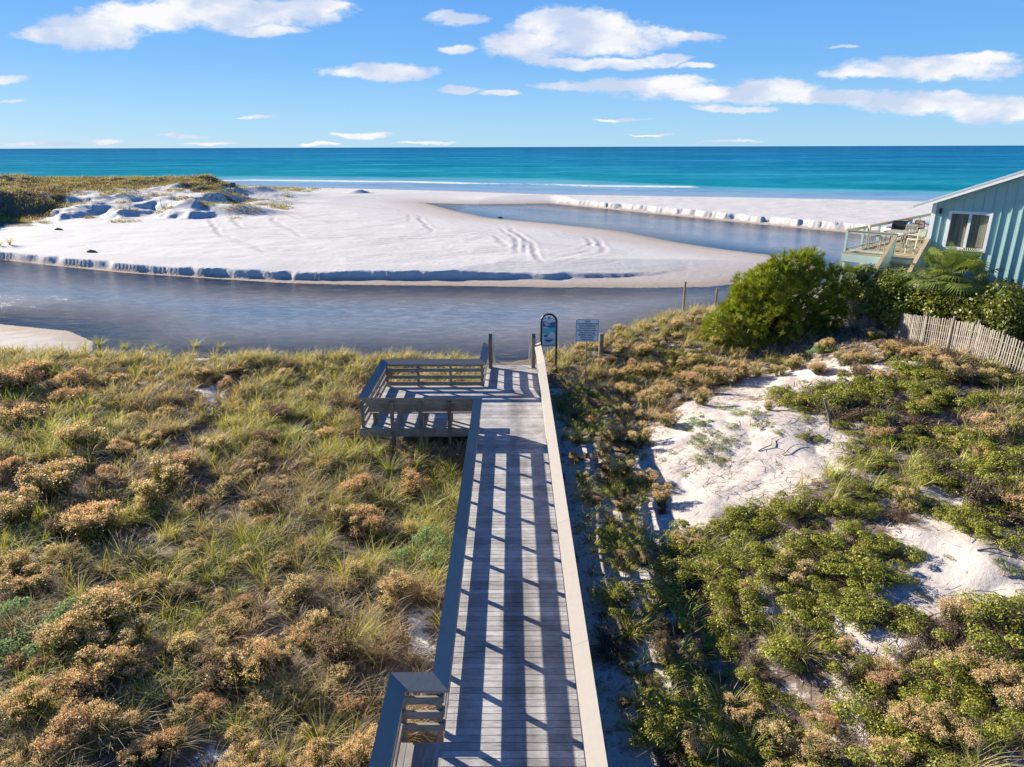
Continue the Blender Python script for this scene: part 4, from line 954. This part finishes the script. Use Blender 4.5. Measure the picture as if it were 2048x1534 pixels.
RIGHTG = [(1205,895,30),(1230,862,34),(1255,830,38),(1295,802,34),(1275,872,34),(1330,790,36),(1380,762,38),(1335,832,30),(1405,790,30),(1440,752,30),(1480,742,26),(1240,935,38),(1290,955,40),(1325,985,30),(1180,835,24),
  (1165,950,22),(1250,782,28),(1300,742,26),(1285,700,24),(1240,690,22),(1315,682,22),(1350,722,24),(1200,722,20),(1385,720,22),(1410,740,24),(1260,742,22),(1150,905,20),(1190,985,26),(1250,1000,26),(1590,722,28),(1560,735,22),(1640,730,22),
  (1690,712,24),(1735,710,26),(1780,700,24),(1830,700,24),(1870,725,26),(1920,745,30),(1355,650,20),(1330,640,18),(1390,640,20),(1160,690,14),(1240,655,16),(1290,650,16),(1420,660,18),(1650,690,20),(1200,690,16),(1900,870,26),(1760,860,26),(1960,900,24),
  (1700,1280,28),(1890,1310,40),(1960,1340,40),(1480,1420,44),(1560,1460,44),(1400,1480,40),(1640,1490,40),(1780,1500,40),(1900,1450,44),(1850,800,24),(1540,800,18),(1600,790,18),(1500,1160,24),(1780,1340,30),(1330,1300,26),(1250,1380,26),(1260,1100,30)]
def label_side(x, y):
    if x < -1:
        return 'left of the boardwalk ' + ('close to the camera' if y < 13 else 'halfway along' if y < 20 else 'near the lagoon shore')
    return ('on the slope' if x < 9 else 'on the high dune') + (' at lower right' if y < 13 else ' below the bare sand' if y < 20 else ' toward the pine')
n_b = 0
for px, py, r in LEFTG + RIGHTG:
    X, Y, s = pxsize(px, py, r, .5)
    if abs(X) < 1.75 or (-5.4 < X < -1 and 20.3 < Y < 25.6): continue
    put('golden_bush', GOLDM, *gm3, 'bush', X, Y, s * random.uniform(.85, 1.08), 'bush with tan gold flower heads ' + label_side(X, Y), 'golden flowering bushes on the dune', random.uniform(.8, 1.1)); n_b += 1
# pale grey-green rounded bushes
for px, py, r, lab in [(858, 1088, 62, 'large pale green rounded bush touching the left railing'), (60, 1248, 80, 'pale green spreading bush at the left edge of the photo'), (245, 985, 30, 'small blue-green bush among golden flowers at left'),
                       (1648, 690, 26, 'silvery green bush on the dune below the pine'), (830, 1120, 30, 'small pale green bush under the large one by the left railing'), (1400, 830, 26, 'pale green bush at the upper left edge of the bare sand')]:
    X, Y, s = pxsize(px, py, r, .8)
    if -1.75 < X < 0: X = -1.85
    put('pale_bush', LUPM, [M['softleaf'], M['twig']], sm2[1], 'bush', X, Y, s, lab, 'pale green rounded bushes')
# green scrub on the right dune
SCR = [(1340,1090,60),(1400,1060,60),(1470,1030,60),(1540,1010,55),(1600,1000,50),(1660,990,50),(1710,990,45),(1380,1150,65),(1450,1120,65),(1530,1090,65),(1610,1080,60),(1680,1060,60),(1740,1060,50),(1790,1080,45),
  (1420,1220,60),(1500,1190,65),(1580,1160,65),(1660,1140,60),(1720,1130,55),(1770,1120,45),(1330,1180,45),(1560,1240,55),(1640,1210,50),(1400,1290,50),(1480,1270,50),(1380,1350,50),(1450,1360,55),(1520,1350,50),(1340,1420,45),
  (1720,1330,45),(1780,1330,40),(1830,1290,40),(1770,1400,50),(1860,1400,55),(1940,1400,60),(2010,1350,60),(2020,1440,60),(1950,1490,60),(1860,1500,50),(1600,1400,40),(1680,1480,45),(1560,1500,40),(1440,1510,45),
  (1760,820,40),(1820,800,44),(1880,790,46),(1940,790,50),(2000,800,55),(2040,850,55),(1800,860,44),(1860,870,48),(1930,860,50),(1990,900,55),(2040,950,55),(1880,930,44),(1940,960,50),(2000,1010,50),(1760,905,36),(1800,940,36),(1850,985,36),
  (1900,1000,40),(1960,1030,44),(2030,1060,44),(1680,800,32),(1720,790,34),(1620,800,30),(1560,770,26),(1660,770,30),(1740,760,32),(1800,750,34),(1860,765,36),(1620,855,22),(1700,840,30),(2020,740,40),(1970,745,36),(1700,940,34),(1740,960,34),
  (560,725,28),(600,735,30),(640,725,30),(680,735,30),(720,730,26),(590,760,24),(1220,1050,26),(1250,1160,28),(1280,1240,30),(1300,1340,34),(1290,1440,36),(1255,1300,24),(1160,820,20),(1180,770,20),(1200,800,22),(1150,780,18)]
for px, py, r in SCR:
    X, Y, s = pxsize(px, py, r, .85)
    if abs(X) < 1.9 or (-5.8 < X < -1 and 20 < Y < 26): continue
    lab = ('low glossy green scrub beside the lookout platform' if X < 0 else 'low glossy green scrub ' + label_side(X, Y))
    put('green_shrub', SCRUBM, *sm2, 'shrub', X, Y, s * random.uniform(.85, 1.1), lab, 'low green scrub bushes', random.uniform(.7, 1.05))
# small pale leaved plants dotted on the bare sand
for px, py, r in [(1420,875,30),(1395,860,22),(1440,900,22),(1400,900,18),(1460,860,20),(1510,810,22),(1350,887,12),(1375,930,12),(1480,810,20),(1530,830,20),(1450,800,20),(1560,845,14),(1500,865,10),(1380,840,14),(1620,820,18),(1660,930,20),(1590,800,18),
                  (1845,1155,14),(2030,1110,24),(1430,845,16),(1690,900,22),(1640,860,14),(1340,950,14),(1560,905,8),(1330,900,10),(1470,835,14),(1850,1230,14),(1910,1085,10)]:
    X, Y, s = pxsize(px, py, r, .8)
    put('sand_plant', PALEM, *sm2, 'plant', X, Y, s, 'small pale leafy plant dotted on the bare white sand', 'small plants on the bare sand')
# grey dead brush
for px, py, r in [(1900,1260,60),(1960,1290,55),(1850,1300,50),(1930,1330,50),(1400,1130,34),(1450,1180,34),(1690,730,22),(1720,690,26),(1660,680,24),(1760,730,22),(1640,1060,30),(1350,1240,34),(1420,1330,34),(1620,1030,30),(210,1440,40),(700,760,22),
                  (300,870,30),(560,900,26),(640,1110,28),(330,1120,30),(100,1200,34),(1230,1020,26),(1160,1010,18),(1210,1200,24),(1330,1000,20),(1800,1010,30),(1600,1290,40),(1530,1310,34),(1660,1250,34),(1870,840,26)]:
    X, Y, s = pxsize(px, py, r, .8)
    if abs(X) < 1.9: continue
    put('dead_brush', DEADM, *sm2, 'brush', X, Y, s, 'dry grey brown brush ' + label_side(X, Y), 'patches of dry brush', .8)
# darker brown bushes in the left field
for k in range(46):
    X = random.uniform(-19, -2.2); Y = random.uniform(9, 31)
    if (-5.6 < X and Y > 20.3) or abs(X) > .95 * Y: continue
    put('brown_bush', BROWNM, *gm3, 'bush', X, Y, random.uniform(.7, 1.2), 'dull brown seed bush ' + label_side(X, Y), 'dull brown bushes in the grass')

# more of the same filling the gaps
SM = {'golden_bush': (GOLDM, gm3, 'bush', 'golden flowering bushes on the dune', 'bush with tan gold flower heads '), 'green_shrub': (SCRUBM, sm2, 'shrub', 'low green scrub bushes', 'low glossy green scrub '),
      'dead_brush': (DEADM, sm2, 'brush', 'patches of dry brush', 'dry grey brown brush '), 'brown_bush': (BROWNM, gm3, 'bush', 'dull brown bushes in the grass', 'dull brown seed bush ')}
def fill(n, kinds, x0, x1, y0, y1, smin, smax):
    k = 0; tries = 0
    while k < n and tries < n * 12:
        tries += 1; X = random.uniform(x0, x1); Y = random.uniform(y0, y1)
        if abs(X) > .93 * Y + .5 or baremask(np.array([X]), np.array([Y]))[0] > .5 or Hs(X, Y) < 1.2: continue
        if -5.7 < X < -1 and 20.1 < Y < 25.9: continue
        kd = random.choice(kinds); me_, mn_, ct_, gp_, lb_ = SM[kd]
        put(kd, me_, *mn_, ct_, X, Y, random.uniform(smin, smax), lb_ + label_side(X, Y), gp_, random.uniform(.7, 1.05)); k += 1
fill(70, ['brown_bush', 'golden_bush', 'dead_brush', 'green_shrub', 'green_shrub'], 1.9, 4.4, 7, 27, .35, .8)
fill(30, ['golden_bush', 'green_shrub', 'golden_bush', 'brown_bush'], 2.4, 9.5, 25.5, 33, .55, .95)
fill(48, ['green_shrub', 'green_shrub', 'green_shrub', 'dead_brush', 'golden_bush'], 5, 20, 7, 23.5, .7, 1.25)
fill(30, ['golden_bush'], -19, -2.2, 8, 30, .5, 1.1)
fill(16, ['brown_bush', 'dead_brush', 'golden_bush'], 10, 20, 22, 27, .6, 1.0)
fill(14, ['green_shrub', 'green_shrub', 'golden_bush'], 4.5, 9, 7, 11, .6, 1.0)

# --- grass of the near dunes: one mass nobody could count
def field(n, x0, x1, y0, y1, nbl, Lr, cfun, keepf, widm=1.0):
    X = rng.uniform(x0, x1, n); Y = rng.uniform(y0, y1, n); k = (np.abs(X) < 1.02 * Y + 2) & keepf(X, Y)
    X, Y = X[k], Y[k]; n = len(X); Z = H(X, Y)
    cols = cfun(X, Y, n); sc = rng.uniform(.65, 1.2, n); pref = rng.uniform(0, 2*np.pi, n)
    r = np.repeat(np.arange(n), nbl); m = len(r)
    az = np.where(rng.uniform(size=m) < .35, np.radians(100) + rng.normal(scale=.5, size=m), rng.uniform(0, 2*np.pi, m))
    rad = rng.uniform(0, 1, m) ** .7 * .11 * sc[r]; a2 = rng.uniform(0, 2*np.pi, m)
    L = rng.uniform(*Lr, m) * sc[r]
    dead = rng.uniform(size=m) < .30
    col = cols[r] * rng.uniform(.7, 1.3, (m, 1)); col[dead] = jit(STRAW, int(dead.sum()), .35) * .8
    dist = np.hypot(X, Y)[r]; wid = rng.uniform(.007, .013, m) * widm * np.clip(dist / 14, .85, 2.2)
    return blades(X[r] + rad*np.cos(a2), Y[r] + rad*np.sin(a2), Z[r] - .03, az, L, rng.uniform(.05, .5, m), rng.uniform(.15, .85, m), wid, col)
def gcol(X, Y, n):
    m = sst(-.25, .25, fbm(X/2.6, Y/2.6, 130, 2))[:, None]; far = sst(24, 30, Y)[:, None]
    a = jit((0.37, 0.39, 0.08), n, .3, .1); b_ = jit((0.37, 0.28, 0.17), n, .35, .1); c = a * m + b_ * (1-m)
    return c * (1-far) + jit((0.36, 0.325, 0.12), n, .2) * far
def okleft(X, Y):
    pl = (X > -5.1) & (Y > 20.8) & (Y < 25.3)
    u_ = fbm(X/1.9, Y/1.9, 140, 3)
    return (X < -1.35) & ~((X > -2.1) & (Y < 8.8)) & ~pl & (baremask(X, Y) < .5) & (u_ > -.40) & (H(X, Y) > .95)
g1 = field(6200, -34, -1.3, 6.5, 37, 42, (.45, .95), gcol, okleft)
def okright(X, Y):
    u_ = fbm(X/2.2, Y/2.2, 150, 3); strip = (X < 7) & (Y > 22)
    ridge = (Y > 26) & (Y < 40)
    return (X > 1.7) & (baremask(X, Y) < .5) & (H(X, Y) > .8) & ((ridge & (X < 11.5)) | (strip & (u_ > -.3)) | (u_ > .05)) & ~((X < 2.4) & (Y < 20) & (u_ < .0)) & ~((X > 13) & (Y > 24))
g2 = field(3800, 1.7, 30, 6, 42, 34, (.35, .8), gcol, okright)
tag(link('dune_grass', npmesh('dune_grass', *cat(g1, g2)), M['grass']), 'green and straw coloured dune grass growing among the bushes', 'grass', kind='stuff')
# short dry undergrowth
def ucol(X, Y, n): return jit(PURP, n, .4, .12)
def okall(X, Y): return (np.abs(X) > 1.35) & (baremask(X, Y) < .3 + .5 * (rng.uniform(size=X.shape) < .07)) & (H(X, Y) > .9) & ~((X > -2.1) & (X < 0) & (Y < 8.8))
g3 = field(11000, -34, 26, 6, 38, 16, (.14, .38), ucol, okall, .9)
def lcol(X, Y, n): return jit((0.12, 0.14, 0.03), n, .4, .1)
g4 = field(4200, 1.6, 28, 6, 32, 14, (.12, .3), lcol, lambda X, Y: okall(X, Y) & (fbm(X/1.5, Y/1.5, 170, 3) > -.05), 1.3)
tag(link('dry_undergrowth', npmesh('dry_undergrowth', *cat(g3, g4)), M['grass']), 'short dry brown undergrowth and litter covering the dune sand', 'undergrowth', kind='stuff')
# fallen twigs and stalks lying on the sand of the right dune
n = 26000; X = rng.uniform(1.6, 22, n); Y = rng.uniform(6.5, 30, n); u_ = fbm(X/1.3, Y/1.3, 410, 4); k = (np.abs(X) < .95*Y + 1) & ((u_ > .02) | (rng.uniform(size=n) < .10)); X, Y = X[k], Y[k]; n = len(X)
a_ = rng.uniform(0, 6.28, n); L_ = rng.uniform(.06, .34, n); X1 = X + np.cos(a_)*L_; Y1 = Y + np.sin(a_)*L_; lift = rng.uniform(.01, .12, n) * (rng.uniform(size=n) < .5)
tc_ = np.where((rng.uniform(size=n) < .5)[:, None], jit((0.50, 0.41, 0.30), n, .3), jit((0.20, 0.14, 0.10), n, .4))
tag(link('twig_litter', npmesh('twig_litter', *sticks(np.stack([X, Y, H(X, Y) + .012], 1), np.stack([X1, Y1, H(X1, Y1) + .02 + lift], 1), rng.uniform(.008, .016, n), tc_)), M['grass']), 'fallen pale twigs and stalks scattered over the right dune', 'twig litter', kind='stuff')
# larger arching tufts that read as plants of their own in the foreground
def mesh_tuft(k, col, n=90, L=(.6, 1.1)):
    az = rng.uniform(0, 2*np.pi, n); r = rng.uniform(0, .07, n)
    c = jit(col, n, .25); dd_ = rng.uniform(size=n) < .28; c[dd_] = jit(STRAW, int(dd_.sum()), .3)
    return [npmesh('blades', *blades(r*np.cos(az), r*np.sin(az), np.zeros(n), az, rng.uniform(*L, n), rng.uniform(.05, .45, n), rng.uniform(.2, .9, n), rng.uniform(.008, .014, n), c, 5))]
TUFT = [mesh_tuft(k, [(0.34, 0.37, 0.05), (0.40, 0.39, 0.07), (0.27, 0.33, 0.045)][k % 3]) for k in range(5)]
for px, py, r in [(320,1165,50),(250,1110,46),(690,1140,50),(600,1170,36),(160,1190,44),(60,1400,46),(110,1440,44),(700,1280,60),(740,1250,44),(640,1470,56),(560,1500,46),(470,1440,40),(760,1480,56),(820,1420,30),(700,1480,46),(300,1380,34),
                  (780,930,44),(850,900,40),(900,930,34),(740,900,36),(680,900,34),(640,930,34),(560,1020,34),(480,1060,34),(420,1100,34),(530,1150,30),(820,1050,34),(890,1060,30),(400,1220,36),(30,1110,36),(80,1050,30),(350,1060,30),(260,850,24),
                  (1240,1090,34),(1235,1180,38),(1260,1250,36),(1280,1390,40),(1420,1140,34),(1600,1290,44),(1560,1270,40),(1450,1400,50),(1440,1470,50),(1550,1120,26),(1610,1010,24),(1720,1010,22),(1170,960,24),(1160,860,22),(1150,800,20),(1500,1480,44),(1190,1080,22),
                  (1270,700,18),(1340,700,18),(1200,760,18),(1240,800,20),(1390,680,18),(640,820,24),(720,850,26),(860,860,24),(600,1400,36),(880,1270,20)]:
    X, Y, s = pxsize(px, py, r, .62)
    if abs(X) < 1.6: continue
    me = TUFT[random.randrange(5)][0]
    o = link('grass_tuft', me, M['grass'], None, (X, Y, Hs(X, Y) - .02)); o.scale = (s, s, s); o.rotation_euler = (0, 0, random.uniform(0, 6.28))
    tag(o, 'tall arching green grass tuft ' + label_side(X, Y), 'grass tuft', 'arching grass tufts on the dune')
# grasses of the dune across the lagoon
n = 34000; X = rng.uniform(-185, -40, n); Y = rng.uniform(104, 198, n)
dv = vegd(X, Y); u_ = fbm(X/4, Y/3, 200, 3); k = (dv > 0) | ((dv > -13) & (u_ > .27) & (X > -100))
for cx, cy, rr_ in ((-66, 143, 5), (-70,151,3), (-60,147,3), (-57,135,2.5), (-73,129,2.5), (-48,141,2.2), (-53, 122.5, 3.5), (-46, 119.5, 3), (-83, 140, 5), (-75, 137, 3), (-61, 128, 2.5)): k |= (np.hypot((X-cx)/1.5, Y-cy) < rr_ * .8) & (rng.uniform(size=n) < .85) & (u_ > -.1)
X, Y, u_ = X[k], Y[k], u_[k]; Z = H(X, Y); r = np.repeat(np.arange(len(X)), 7); m = len(r)
cc = np.where((u_ > -.05)[:, None], jit((0.34, 0.30, 0.10), len(X), .3), jit((0.19, 0.16, 0.08), len(X), .4)); br_ = rng.uniform(size=len(X)) < .15; cc[br_] = jit((0.24, 0.12, 0.07), int(br_.sum()))
g5 = blades(X[r] + rng.normal(scale=.35, size=m), Y[r] + rng.normal(scale=.35, size=m), Z[r] - .05, rng.uniform(0, 6.28, m), rng.uniform(.35, .8, m), rng.uniform(.05, .6, m), rng.uniform(.2, .8, m), rng.uniform(.05, .10, m), cc[r], 2)
tag(link('far_dune_grass', npmesh('far_dune_grass', *g5), M['grass']), 'olive grass covering the dune across the lagoon', 'grass', kind='stuff')
# tufts along the near shore line and on the far sand
for px, py, s_ in [(305,697,.9),(200,690,1.1),(170,695,.9),(250,694,.8),(392,692,1.0),(440,694,.8),(20,484,1.3),(0,486,.9)]:
    X, Y, Z = G(px, py + 6)
    o = link('shore_grass_tuft', TUFT[random.randrange(5)][0], M['grass'], None, (X, Y, Z)); o.scale = (s_*1.2, s_*1.2, s_); o.rotation_euler = (0, 0, random.uniform(0, 6.28))
    tag(o, 'brown green grass tuft ' + ('on the far white sand at the left edge' if py < 600 else 'standing at the lagoon edge at left'), 'grass tuft', 'grass tufts on the far sand' if py < 600 else 'grass tufts at the lagoon edge')

# --- fallen branches and roots on the bare sand
def branch(px, py, dx, dy, L, label):
    X, Y, Z = G(px, py); V0 = []
    for k in range(7):
        f = k / 6; x = dx * L * f + .08 * math.sin(f * 7 + px); y = dy * L * f + .06 * math.cos(f * 9); V0.append((x, y, Hs(X + x, Y + y) - Z + .02 + .05 * math.sin(f * 3.1)))
    b = MB(); b.tube(V0, [.018, .017, .015, .013, .01, .008, .004], 6, 1)
    for k in (2, 4): q = V0[k]; b.tube([q, (q[0] + .25 * dy * L * .5, q[1] - .2 * dx * L, q[2] + .04)], [.013, .005], 5, 1)
    tag(b.build('dead_branch', M['twig'], None, loc=(X, Y, Z)), label, 'branch')
branch(1520, 905, .8, .6, 1.0, 'dead branch lying on the pale sand at the left side of the bare patch'); branch(1560, 915, .85, .5, .9, 'dead branch lying in the middle of the bare sand patch')
branch(1960, 1105, .9, .35, 1.2, 'curved dead root on the lower right sand patch'); branch(1925, 1060, -.4, -.8, .8, 'short dead root above the lower right sand patch'); branch(2005, 1160, .2, .9, .8, 'thin root at the right edge of the lower sand patch')
def hoop(px, py, w, h, label):
    X, Y, Z = G(px, py); b = MB(); b.tube([(w*math.sin(a), .3*math.cos(a), .35 + h*math.cos(a*.9)) for a in np.linspace(-.6, 2.2, 12)], [.007]*12, 6, 1.5)
    tag(b.build('bare_stem', M['twig'], None, loc=(X, Y, Z)), label, 'stem')
hoop(1870, 830, .6, .6, 'pale curved bare stem above the green scrub at upper right'); hoop(1985, 880, .35, .45, 'thin curved bare stem in the scrub near the right edge'); hoop(1840, 1400, .4, .35, 'pale arched stem low in the scrub at lower right')
X, Y, Z = G(1664, 855); b = MB(); b.tube([(0, 0, -.1), (-.12, .05, .35), (-.3, .12, .85)], [.05, .045, .035], 8, .8); tag(b.build('leaning_stake', M['postwood'], None, loc=(X, Y, Z)), 'dark leaning stake at the upper edge of the bare sand', 'stake')

# --- pine
M['bark'] = paint('bark', (0.09, 0.065, 0.045), 0.9, 0.3, 20)
def pine():
    Xc, Yc = 11.6, 30.6; Z = Hs(Xc, Yc); root = empty('pine_tree', (Xc, Yc, Z)); tag(root, 'bushy bright green pine on the dune above the lagoon', 'tree')
    blobs = []
    for px, py, rpx in [(1600,545,40),(1560,575,48),(1510,600,44),(1620,590,50),(1650,570,36),(1470,632,32),(1440,660,34),(1490,660,44),(1550,640,50),(1600,640,50),(1650,630,36),(1480,695,32),(1530,690,40),(1585,690,38),(1570,540,34),(1640,660,30),(1436,655,20),(1675,600,26),(1545,575,44),(1500,625,40),(1488,585,22),(1622,525,22)]:
        Yd = Yc - .6 + random.uniform(-.9, .9) + (600 - py) * .004; d = ray(px, py); blobs.append((d.x/d.y*Yd - Xc, Yd - Yc, CAMZ + d.z/d.y*Yd - Z, rpx * (Yd / .97) / FPX))
    for _ in range(12): blobs.append((random.uniform(-.9, 1.3), random.uniform(.3, 1.8), random.uniform(.9, 2.4), random.uniform(.5, .8)))
    tp = []; td = []
    for bx, by, bz, br in blobs:
        n = int(78 * (br / .8) ** 2) + 14; d = rng.normal(size=(n, 3)); d[:, 2] = d[:, 2] * .8 + .35; d /= np.linalg.norm(d, axis=1)[:, None]
        tp.append(np.array([bx, by, bz]) + d * br * rng.uniform(.72, 1.05, (n, 1))); td.append(d)
    tp = np.concatenate(tp); td = np.concatenate(td); nt = len(tp); per = 34; r = np.repeat(np.arange(nt), per); m = len(r)
    dd_ = td[r] * .9 + rng.normal(scale=.62, size=(m, 3)) + np.array([0, 0, .35]); dd_ /= np.linalg.norm(dd_, axis=1)[:, None]
    tone = rng.uniform(.65, 1.3, nt); c = jit((0.25, 0.30, 0.03), m, .25) * tone[r][:, None]
    v = sticks(tp[r] - dd_ * .02, tp[r] + dd_ * rng.uniform(.17, .30, (m, 1)), .019, c)
    link('crown', npmesh('crown', *v), M['needle'], root)
    b = MB()
    for k in range(0, nt, 14): q = Vector(tp[k]); b.tube([(0, 0, .5 + .1*random.random()), q * .5 + Vector((0, 0, -.1)), q], [.04, .025, .01], 5, 1)
    b.build('branches', M['bark'], root)
    b = MB(); b.tube([(0, 0, -.3), (.05, 0, .8), (.2, .1, 2.2), (.3, .1, 3.4)], [.16, .13, .09, .03], 9, 1); b.build('trunk', M['bark'], root)
pine()
# --- broad leaved hedge in front of the house: separate bushes
def broadleaf(px, py, Yd, rx, rz, label, dark=1.0, nl=5200):
    d = ray(px, py); X = d.x/d.y*Yd; zt_ = CAMZ + d.z/d.y*Yd; Z = Hs(X, Yd); root = empty('broadleaf_bush', (X, Yd, Z)); tag(root, label, 'bush', 'broad leaved bushes in front of the house')
    hgt = max(1.0, zt_ - Z); nb = 16; bc = np.stack([rng.uniform(-rx, rx, nb) * .75, rng.uniform(-rx, rx, nb) * .4, rng.uniform(.25, .93, nb) * hgt], 1); br = rng.uniform(.35, .62, nb) * rz
    i = rng.integers(0, nb, nl); dv_ = rng.normal(size=(nl, 3)); dv_ /= np.linalg.norm(dv_, axis=1)[:, None]
    pos = bc[i] + dv_ * (br[i] * rng.uniform(.6, 1.05, nl))[:, None]; pos[:, 2] = np.clip(pos[:, 2], .05, hgt * 1.15)
    tn = rng.uniform(size=nl)[:, None]; c = (jit((0.25, 0.27, 0.045), nl, .3) * tn + jit((0.10, 0.14, 0.03), nl, .3) * (1-tn)) * dark
    link('foliage', npmesh('foliage', *quads(pos, rng.uniform(.07, .12, nl), c, .5, 1.3, dv_)), M['leaf'], root)
    b = MB()
    for k in range(7): q = Vector(bc[k]); b.tube([(q.x*.2, q.y*.2, -.2), q * .6, q], [.05, .035, .012], 6, 1)
    b.build('stems', M['bark'], root)
for a in [(1715, 560, 32.5, 1.5, 1.15, 'leafy green bush between the pine and the house stairs'), (1760, 536, 29.3, 1.0, .9, 'leafy green bush below the raised deck'), (1800, 545, 28.2, 1.0, 1.0, 'leafy green bush at the foot of the house stairs'),
          (1850, 548, 26.9, 1.4, 1.1, 'leafy green bush below the palm'), (1905, 566, 26.0, 1.4, 1.1, 'leafy green bush against the teal wall'), (1960, 572, 25.2, 1.3, 1.1, 'darker leafy bush right of the palm'),
          (2012, 572, 24.4, 1.4, 1.1, 'dark leafy bush at the right edge behind the slat fence'), (1690, 580, 34, 1.3, 1.1, 'leafy bush at the far end of the slat fence'), (1775, 585, 29.6, .9, .8, 'leafy bush leaning over the slat fence'),
          (1830, 598, 27.4, 1.1, .9, 'leafy bush behind the middle of the slat fence'), (1930, 612, 25.7, 1.1, .9, 'leafy bush behind the slat fence at right'), (2060, 580, 23.3, 1.5, 1.2, 'dark leafy bush cut by the right edge of the photo'),
          (1725, 598, 32, 1.1, .9, 'leafy bush beside the shaded part of the slat fence'), (1530, 545, 33.6, .7, .8, 'thin leafy shrub behind the pine top'),
          (1778, 545, 27.6, .8, .8, 'leafy bush growing up to the foot of the stair rails')]:
    broadleaf(*a, dark=.75 if a[0] > 1950 else 1.0)
# --- fan palms
def palm(px, py, Yd, nfr, L, label, trunk, s=1.0):
    d = ray(px, py); X = d.x/d.y*Yd; zc = CAMZ + d.z/d.y*Yd; Z = Hs(X, Yd); root = empty('fan_palm', (X, Yd, Z)); tag(root, label, 'palm tree'); h = zc - Z
    b = MB(); b.tube([(0, 0, -.2), (0, 0, max(.3, h))], [.17, .13], 10, .8); b.build('trunk', M['bark'], root)
    for k in range(nfr):
        az = 2*math.pi*k/nfr + random.uniform(-.25, .25); el = random.uniform(-.25, 1.25); pl = random.uniform(.45, .8) * L
        dv_ = np.array([math.cos(az)*math.cos(el), math.sin(az)*math.cos(el), math.sin(el)]); c0 = np.array([0, 0, h]) + dv_ * pl + np.array([0, 0, -.10 * pl])
        n = 26; side = np.cross(dv_, [0, 0, 1.0]); side /= np.linalg.norm(side); up = np.cross(side, dv_)
        V = []; F = []; C = []
        tn = random.uniform(.7, 1.25)
        for j in range(n):
            a = (j / (n-1) - .5) * 4.0; q = dv_ * math.cos(a) + side * math.sin(a); ln = L * .62 * (1 - .12 * abs(a)) * random.uniform(.9, 1.05)
            e = np.cross(q, up); w = .022
            p1 = c0 + q * ln * .55; p2 = c0 + q * ln + np.array([0, 0, -.28 * ln]); o_ = len(V)
            V += [c0 - e*.004, c0 + e*.004, p1 + e*w, p1 - e*w, p2 + e*.003, p2 - e*.003]; F += [(o_, o_+1, o_+2, o_+3), (o_+3, o_+2, o_+4, o_+5)]
            C += [np.array((0.19, 0.24, 0.06)) * tn * random.uniform(.8, 1.2)] * 6
        st0 = np.array([0, 0, h]); e = side * .02; o_ = len(V); V += [st0 - e, st0 + e, c0 + e*.6, c0 - e*.6]; F.append((o_, o_+1, o_+2, o_+3)); C += [np.array((0.16, 0.18, 0.05))] * 4
        link('frond', npmesh('frond', np.array(V), np.array(F), np.array(C)), M['leaf'], root)
palm(1918, 552, 25.6, 26, 1.35, 'fan palm with drooping fronds in front of the teal wall', True)
palm(1697, 562, 33.5, 18, 1.1, 'small palmetto between the pine and the raised deck', True)
palm(1875, 552, 26.4, 18, 1.2, 'smaller fan palm left of the tall palm below the window', True)
